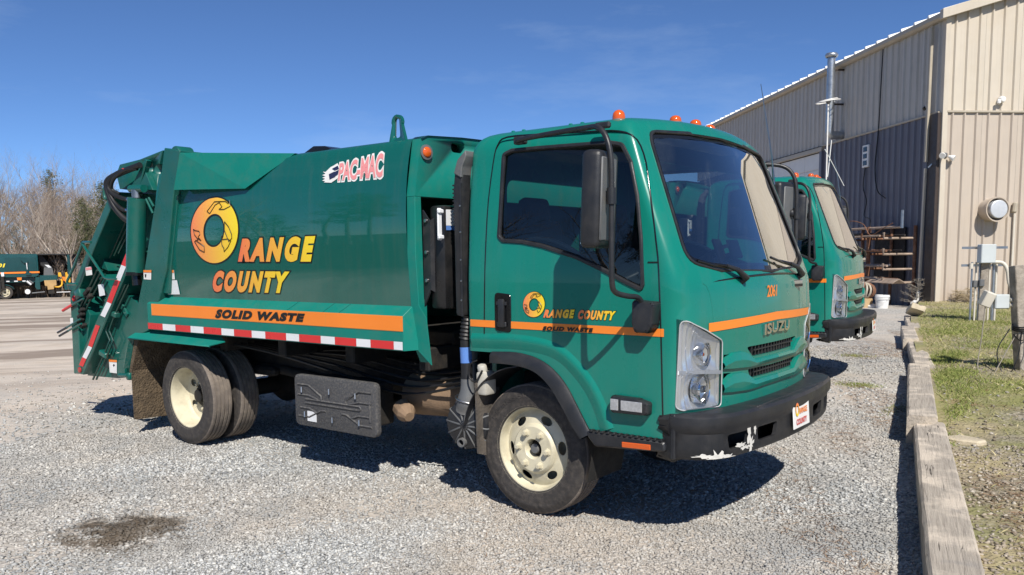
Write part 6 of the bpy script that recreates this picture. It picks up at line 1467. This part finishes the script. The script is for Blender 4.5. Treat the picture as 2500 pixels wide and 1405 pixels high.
# shrub, dry weeds at the wall foot
TWIG = mat('grey_twig', (.25, .22, .18), .9, var=.2)
def shrub(loc, h, n, label, seed, droop=.0, m=None):
    rr = random.Random(seed); o = thing('dead_shrub', label, 'shrub', loc); b = MB()
    b.tube([(0, 0, -.05), (.02, .01, h*.95)], [.012, .004], 5); b.build('stem', m or TWIG, o, 60); b = MB()
    for k in range(n):
        z = h*rr.uniform(.08, .95); a = rr.uniform(0, 6.28); l = (h-z)*.45+.12; e = Vector((math.cos(a)*l, math.sin(a)*l, l*rr.uniform(.2, .7)-droop*l)); s_ = Vector((.02*z/h, 0, z)); b.tube([s_, s_+e*.55+Vector((0, 0, .02)), s_+e], [.006, .004, .002], 4)
        for j in range(3): q = s_+e*rr.uniform(.3, .9); f_ = Vector((rr.uniform(-1, 1), rr.uniform(-1, 1), rr.uniform(0, .8)))*.10; b.tube([q, q+f_], [.003, .0015], 3)
    b.build('twigs', m or TWIG, o, 60); return o
STRAW = mat('straw_stem', (.42, .34, .22), .9, var=.2)
shrub(tuple(bw(-.28, .32, .17)), .75, 46, 'bare grey shrub at the foot of the dark wall beside the downspout', 3)
for k, (u, h) in enumerate(((.45, .30), (.75, .34))): shrub(tuple(bw(u, -.20, .31)), h, 60, ['low straw coloured weed clump nearest the building corner', 'straw coloured weed clump right of the one at the corner'][k], 11+k, .3, STRAW)
# ---------------------------------------------------------------- far truck by the wood
DGREEN = mat('dark_green_truck', (.006, .060, .062), .25, coat=.5, var=.08)
DGREEN2 = mat('dark_green_truck_panel', (.004, .048, .05), .35, coat=.3, var=.1)
YELLOW = mat('yellow_machinery', (.80, .42, .03), .4, var=.1)
TANM = mat('tan_machinery', (.45, .29, .12), .6, var=.15)
K = .0283; P3 = at(0, 731, z=-1.02); ang3 = YAW+math.atan((1250-80)/F_PX)*1.0
P3.z = float(gz(P3.x, P3.y))
t3 = thing('recycling_truck', 'dark green side loading recycling truck parked before the far wood', 'truck', tuple(P3)); t3.rotation_euler = (0, 0, ang3)
q4 = lambda x, y: (x/8.78*K, (731-600-y/8.78)*K)
def poly4(name, L, y0, th, m, parent=None, bevel=.01):
    b = MB(); b.prism([(u, y0, z) for u, z in [q4(*q) for q in L]], (0, th, 0), bevel=bevel); return b.build(name, m, parent or t3, 30)
poly4('body', [(-1600, 180), (740, 185), (760, 200), (760, 660), (690, 690), (-1600, 690)], 0, 2.3, DGREEN, None, .03)
dp = poly4('side_panel', [(140, 262), (725, 258), (725, 560), (140, 560)], -.03, .03, DGREEN2)
poly4('orange_stripe', [(110, 572), (520, 566), (520, 605), (110, 605)], -.045, .01, ORANGE, dp, 0); poly4('orange_stripe', [(585, 566), (775, 566), (775, 600), (585, 604)], -.045, .01, ORANGE, dp, 0); poly4('orange_stripe', [(-1500, 574), (70, 574), (70, 607), (-1500, 607)], -.045, .01, ORANGE, dp, 0)
t = text2d('01', 1, .04, .25); map2(t, lambda u, v: ((2+u*145)/8.78*K, -.05, (131-(470-v*85)/8.78)*K)); obj_bm('lettering', t, mat('yellow_print', (.85, .68, .05), .4), dp, None, False)
poly4('arm', [(525, 330), (555, 330), (560, 600), (530, 600)], -.14, .08, DGREEN2, dp); poly4('arm_pad', [(440, 285), (570, 330), (560, 385), (490, 385), (430, 310)], -.16, .08, DGREEN2, dp); poly4('arm_rod', [(532, 380), (550, 380), (552, 520), (540, 520)], -.17, .03, SILV, dp, 0)
poly4('step_box', [(505, 590), (615, 590), (605, 640), (515, 640)], -.12, .1, DGREEN2, dp)
# open hopper: back wall, roof, end frame
BLK = mat('hopper_black', (.012, .012, .013), .7, var=.2, dirt=(.10, .10, .10), damt=.4, dscale=2)
poly4('hopper_back', [(760, 190), (1570, 200), (1570, 660), (760, 660)], 1.9, .1, BLK); poly4('hopper_roof', [(760, 185), (1555, 190), (1560, 215), (760, 212)], 0, 1.95, BLK)
poly4('hopper_end', [(1340, 205), (1555, 205), (1575, 240), (1590, 700), (1340, 700)], .25, .06, BLK); poly4('end_post', [(1325, 215), (1375, 205), (1385, 640), (1320, 640)], -.02, .2, DGREEN2)
poly4('chute', [(770, 200), (860, 230), (1020, 490), (960, 500), (870, 480), (790, 420)], .5, .3, BLK); poly4('ram_plate', [(870, 480), (1030, 500), (1050, 660), (850, 660)], .3, .4, GREYP); poly4('chute_edge', [(880, 425), (960, 430), (1020, 490), (950, 492)], .45, .03, SILV)
poly4('hopper_sill', [(770, 655), (1120, 655), (1110, 760), (850, 770), (770, 800)], -.03, .5, DGREEN); poly4('lower_panel', [(690, 690), (770, 690), (770, 960), (700, 960), (670, 900)], 0, .6, DGREEN)
poly4('rear_box', [(1225, 830), (1440, 840), (1450, 990), (1240, 1000)], 0, .8, DGREEN); poly4('frame', [(100, 700), (690, 700), (690, 800), (100, 800)], .3, 1.6, DGREEN2); poly4('under_frame', [(-1600, 780), (1440, 780), (1440, 880), (-1600, 880)], .8, .8, DARK)
poly4('grey_bin', [(1510, 400), (1580, 400), (1600, 730), (1520, 740)], .1, .5, GREYP)
poly4('fleet_plate', [(340, 692), (432, 692), (425, 752), (348, 752)], -.02, .03, ORANGE)
for L in (((140, 758), (200, 758), (200, 780), (140, 780)), ((285, 758), (355, 758), (355, 780), (285, 780)), ((440, 758), (500, 758), (500, 780), (440, 780))): poly4('reflective_tape', L, -.02, .03, SILV, None, 0)
poly4('yellow_arm', [(1130, 600), (1180, 595), (1200, 690), (1130, 690)], -.25, .3, YELLOW); poly4('yellow_arm', [(1270, 600), (1300, 590), (1320, 650), (1360, 700), (1360, 820), (1260, 820)], -.25, .3, YELLOW); poly4('yellow_arm', [(1200, 690), (1270, 700), (1270, 800), (1215, 770)], -.2, .25, ORANGE); poly4('pivot', [(1190, 610), (1260, 610), (1265, 700), (1200, 690)], -.15, .2, BLK)
poly4('tan_hopper', [(850, 765), (1085, 760), (1085, 880), (1030, 890), (1030, 960), (910, 970), (905, 890), (860, 880)], -.30, .35, TANM); poly4('mount_leg', [(915, 960), (1035, 960), (1040, 1060), (915, 1060)], -.25, .3, DARK)
b = MB(); b.tube(smooth_path([(u, -.2, z) for u, z in [q4(*q) for q in ((1040, 905), (1120, 915), (1180, 880), (1195, 800), (1180, 740))]], 5), .06, 8); b.build('yellow_pipe', YELLOW, t3, 60)
for L, m_ in (((830, 975), (900, 1010), SILV), ((1065, 990), (1340, 985), DARK), ((1075, 1030), (1345, 1030), DARK), ((600, 1035), (850, 1015), GREYP)) if False else ():
    pass
for a, c, m_, r_ in (((1070, 990), (1340, 986), DARK, .03), ((1075, 1032), (1345, 1030), SILV, .03), ((600, 1036), (850, 1016), GREYP, .05), ((520, 770), (600, 850), SILV, .07), ((560, 760), (640, 820), GREYP, .06)):
    b = MB(); b.tube([(q4(*a)[0], -.1, q4(*a)[1]), (q4(*c)[0], -.1, q4(*c)[1])], r_, 8); b.build('hydraulic_pipe', m_, t3, 60)
b = MB(); u, z = q4(525, 1005); b.lathe([(0, .1), (.16, .1), (.18, .06), (.18, -.5), (0, -.5)], (u, .1, z), (0, -1, 0), 20); b.build('air_tank', SILV, t3, 50)
b = MB(); G = []
for i in range(13): a = R(150)-R(125)*i/12; u, z = q4(100, 1020); G.append([(u+.66*math.cos(a), -.04, z+.60*math.sin(a)), (u+.66*math.cos(a), .6, z+.60*math.sin(a))])
b.grid(G); o = b.build('mud_guard', DGREEN2, t3, 60); md = o.modifiers.new('s', 'SOLIDIFY'); md.thickness = .05
for u_, inn in ((q4(100, 1020)[0], 0), (q4(100, 1020)[0]-4.6, 0)):
    for yy in (.15, 2.1):
        wh = thing('wheel', None, None); wh.parent = t3; wh.location = (u_, yy, .47); wh.scale = (1.18, 1.18, 1.18)
        link('tyre', TYRE, None, wh); link('rim', RIMF, None, wh)
poly4('dark_column', [(-60, 640), (30, 640), (40, 1000), (-50, 1000)], -.25, .2, BLK); poly4('dark_column', [(40, 650), (100, 650), (105, 960), (50, 960)], -.2, .15, DARK); poly4('white_cap', [(50, 580), (110, 575), (112, 660), (60, 665)], -.22, .12, SILV)
# ---------------------------------------------------------------- trees
BARK = mat('pale_bark', (.42, .36, .30), .9, var=.3, vscale=2)
BARKD = mat('grey_bark', (.25, .21, .18), .9, var=.3, vscale=2)
def leaf_mat(name, stops):
    m = bpy.data.materials.new(name); m.use_nodes = True; t = m.node_tree; b = t.nodes['Principled BSDF']; g = N(t, 'NewGeometry'); t.links.new(node_ramp(t, g.outputs['Random Per Island'], stops), b.inputs['Base Color']); b.inputs['Roughness'].default_value = .7; return m
NEEDLE = leaf_mat('pine_needles', [(0, (.035, .05, .015)), (.5, (.075, .09, .028)), (1, (.14, .14, .05))])
TWIGS = leaf_mat('bare_twigs', [(0, (.15, .11, .085)), (.5, (.29, .22, .17)), (1, (.42, .34, .27))])
def bare_tree_meshes(seed, H, spread=.5, lean=.0, forks=3):
    """trunk and limbs as tapered tubes; twigs as fine three-sided tubes"""
    rr = random.Random(seed); trunk = MB(); tw = MB()
    def grow(p, d, l, r_, lev):
        n = 3 if lev > 1 else 5; P = [p]; dd = d.copy()
        for i in range(n):
            dd = (dd+Vector((rr.gauss(0, .13), rr.gauss(0, .13), rr.gauss(.03, .07)))).normalized(); P.append(P[-1]+dd*(l/n))
        R_ = [r_*(1-.62*i/n) for i in range(n+1)]
        (trunk if lev <= 2 else tw).tube(P, R_, 6 if lev == 0 else (4 if lev <= 2 else 3), caps=False)
        if lev >= 5 or l < .25: return
        k = (7 if lev == 0 else 5 if lev < 3 else 4)
        for j in range(k):
            t = rr.uniform(.35, 1) if lev == 0 else rr.uniform(.25, 1); i = min(n-1, int(t*n)); q = P[i].lerp(P[i+1], t*n-i)
            a = rr.uniform(0, 6.283); side = dd.orthogonal().normalized(); side = Matrix.Rotation(a, 3, dd) @ side
            nd = (dd*rr.uniform(.5, 1.0)+side*rr.uniform(.4, .9)*spread*2+Vector((0, 0, .25))).normalized()
            grow(q, nd, l*rr.uniform(.42, .66), R_[i]*rr.uniform(.4, .62), lev+1)
    grow(Vector((0, 0, -.3)), Vector((lean, 0, 1)).normalized(), H*.62, H*.019, 0)
    return trunk, tw
def mesh_of(mb, name, m):
    bm = mb.bm; bmesh.ops.recalc_face_normals(bm, faces=bm.faces) if len(bm.faces) < 0 else None
    me = bpy.data.meshes.new(name); bm.to_mesh(me); bm.free(); me.materials.append(m); return me
BARE = []
for k, (H, spd, ln) in enumerate(((11.5, .45, .04), (10.5, .6, -.08), (12.5, .38, .0), (9.5, .7, .12), (12, .5, -.03))):
    a, c = bare_tree_meshes(40+k, H, spd, ln); BARE.append((mesh_of(a, 'trunk', BARK if k % 2 == 0 else BARKD), mesh_of(c, 'crown', TWIGS)))
def pine_meshes(seed, H, Rc, base=.25):
    rr = random.Random(seed); nr = np.random.default_rng(seed); tr = MB(); tr.tube([(0, 0, -.3), (.1, .05, H*.5), (.05, 0, H*.96)], [H*.016, H*.011, .02], 7); V = []; F = []
    nl = int(H*5.5)
    for i in range(nl):
        z = H*(base+(1-base)*(i/nl)**.9); rad = Rc*(1-((z/H-base)/(1-base)))**.7*rr.uniform(.55, 1.1)+.15; a = rr.uniform(0, 6.283); d = Vector((math.cos(a), math.sin(a), rr.uniform(-.12, .35)))
        tr.tube([(0, 0, z), tuple(Vector((0, 0, z))+d*rad*.9)], [.035, .01], 4, caps=False)
        for c in range(max(3, int(rad*5))):
            f = rr.uniform(.3, 1.05); q = np.array([0, 0, z])+np.array(d)*rad*f+nr.normal(0, .16, 3)
            n = 15; o = q+nr.normal(0, .17, (n, 3)); u = nr.normal(0, 1, (n, 3)); u /= np.linalg.norm(u, axis=1)[:, None]; v = nr.normal(0, 1, (n, 3)); v -= (v*u).sum(1)[:, None]*u; v /= np.linalg.norm(v, axis=1)[:, None]
            l = nr.uniform(.12, .26, (n, 1)); w_ = .035
            for j in range(n):
                s = len(V); V += [o[j]-v[j]*w_, o[j]+v[j]*w_, o[j]+u[j]*l[j]]; F.append((s, s+1, s+2))
    me = bpy.data.meshes.new('crown'); me.from_pydata([tuple(v) for v in V], [], F); me.materials.append(NEEDLE); return mesh_of(tr, 'trunk', BARKD), me
PINE = [pine_meshes(7, 9.5, 2.3, .2), pine_meshes(8, 6.5, 2.0, .08), pine_meshes(9, 11.5, 2.6, .38)]
def tree(meshes, loc, rot, s, name, label, group):
    o = thing(name, label, 'tree', loc, group); o.rotation_euler = (0, 0, rot); o.scale = (s, s, s)
    link('trunk', meshes[0], None, o); link('crown', meshes[1], None, o); return o
def place(px, depth):
    """ground point at a distance along the sight line of column px"""
    d = RT*((px-1250)/F_PX)+FW; d = Vector((d.x, d.y, 0)); p = CAM+d*depth; return (p.x, p.y, float(gz(p.x, p.y))-.05)
rt = random.Random(21); GB = 'bare trees of the wood behind the far truck'; GP = 'pines of the wood behind the far truck'
i = 0
for px, dep, s in ((-120, 70, 1.0), (-70, 76, .95), (-30, 66, .85), (15, 72, 1.02), (40, 80, 1.1), (62, 67, .8), (92, 74, 1.0), (118, 82, 1.12), (140, 68, .82), (165, 76, .98), (185, 84, 1.1), (205, 70, .85), (228, 78, .98), (252, 72, .82), (275, 82, .95), (300, 74, .8), (335, 80, .85), (375, 76, .8), (30, 90, 1.15), (100, 92, 1.15), (170, 94, 1.2), (235, 92, 1.1), (-10, 86, 1.1), (80, 63, .6), (152, 62, .62), (215, 63, .58), (128, 63, .5), (5, 78, 1.05), (52, 74, .95), (75, 86, 1.1), (108, 70, .9), (135, 78, 1.0), (158, 86, 1.1), (178, 66, .8), (195, 80, 1.0), (220, 88, 1.1), (243, 68, .75), (262, 86, 1.0), (290, 66, .65), (-45, 82, 1.1), (22, 64, .7), (110, 64, .65), (190, 61, .5)):
    tree(BARE[i % 5], place(px, dep), rt.uniform(0, 6.28), s*.93, 'bare_tree', 'leafless tree among the wood behind the far truck', GB); i += 1
for k, (px, dep, s) in enumerate(((148, 88, 1.05), (285, 84, .80), (300, 70, .72), (205, 62, .55), (10, 66, .68), (-60, 70, .8), (330, 80, .9), (240, 66, .5), (262, 63, .42), (218, 90, .95), (150, 68, .86), (222, 63, .62), (238, 66, .70), (2, 62, .60), (272, 70, .78), (60, 72, .62))):
    tree(PINE[(k+2) % 3 if k == 0 else k % 3], place(px, dep), rt.uniform(0, 6.28), s, 'pine_tree', 'green pine among the leafless trees behind the far truck', GP)
# thicket under the trees
def thicket(n, label):
    V = []; F = []
    for _ in range(n):
        px = rng.uniform(-160, 460); dep = rng.uniform(60.5, 92); x, y, z = place(px, dep); h = rng.uniform(1.0, 5.5)*rng.uniform(.45, 1); a = rng.uniform(0, 6.28); ln = rng.uniform(0, .45); e = np.array([math.cos(a)*ln*h, math.sin(a)*ln*h, h]); p0 = np.array([x, y, z]); w_ = rng.uniform(.012, .045)
        for k in range(5):
            if k == 0: q, d = p0, e
            else: q = p0+e*rng.uniform(.3, .9); d = np.array([rng.normal(0, .3), rng.normal(0, .3), rng.uniform(.2, .7)])*h*.35
            s = len(V); V += [q+np.array([w_, 0, 0]), q+np.array([-w_*.5, w_*.8, 0]), q+np.array([-w_*.5, -w_*.8, 0]), q+d]; F += [(s, s+1, s+3), (s+1, s+2, s+3), (s+2, s, s+3)]
    me = bpy.data.meshes.new('thicket'); me.from_pydata([tuple(v) for v in V], [], F); return tag(link('thicket', me, TWIGS), label, kind='stuff')
thicket(14000, 'brown leafless undergrowth below the trees')
# wood on the near side of the yard, behind the viewpoint (the truck's sides and glass mirror it)
GR = 'trees across the yard behind the viewpoint'
for k, (x, y, s) in enumerate(((-22, -40, 1.0), (-16, -34, .9), (-9, -38, 1.1), (-3, -33, .95), (3, -40, 1.05), (9, -36, 1), (16, -42, 1.1), (24, -40, 1), (32, -36, 1), (-30, -36, 1), (-36, -44, 1.1), (-12, -46, 1.1), (0, -48, 1.2), (12, -48, 1.2), (-26, -50, 1.2), (-34, -24, 1), (-40, -27, 1.1), (-46, -24, 1), (-50, -32, 1.2), (-56, -27, 1), (-62, -34, 1.2), (-44, -36, 1.1), (-68, -30, 1.2), (-38, -33, 1), (-74, -40, 1.3), (-58, -42, 1.3), (-48, -44, 1.2))):
    if k % 3: tree(PINE[k % 3], (x, y, -.05), k*1.7, s, 'pine_tree', 'pine across the yard, mirrored in the truck side', GR)
    else: tree(BARE[k % 5], (x, y, -.05), k*1.3, s, 'bare_tree', 'bare tree across the yard, mirrored in the truck window', GR)
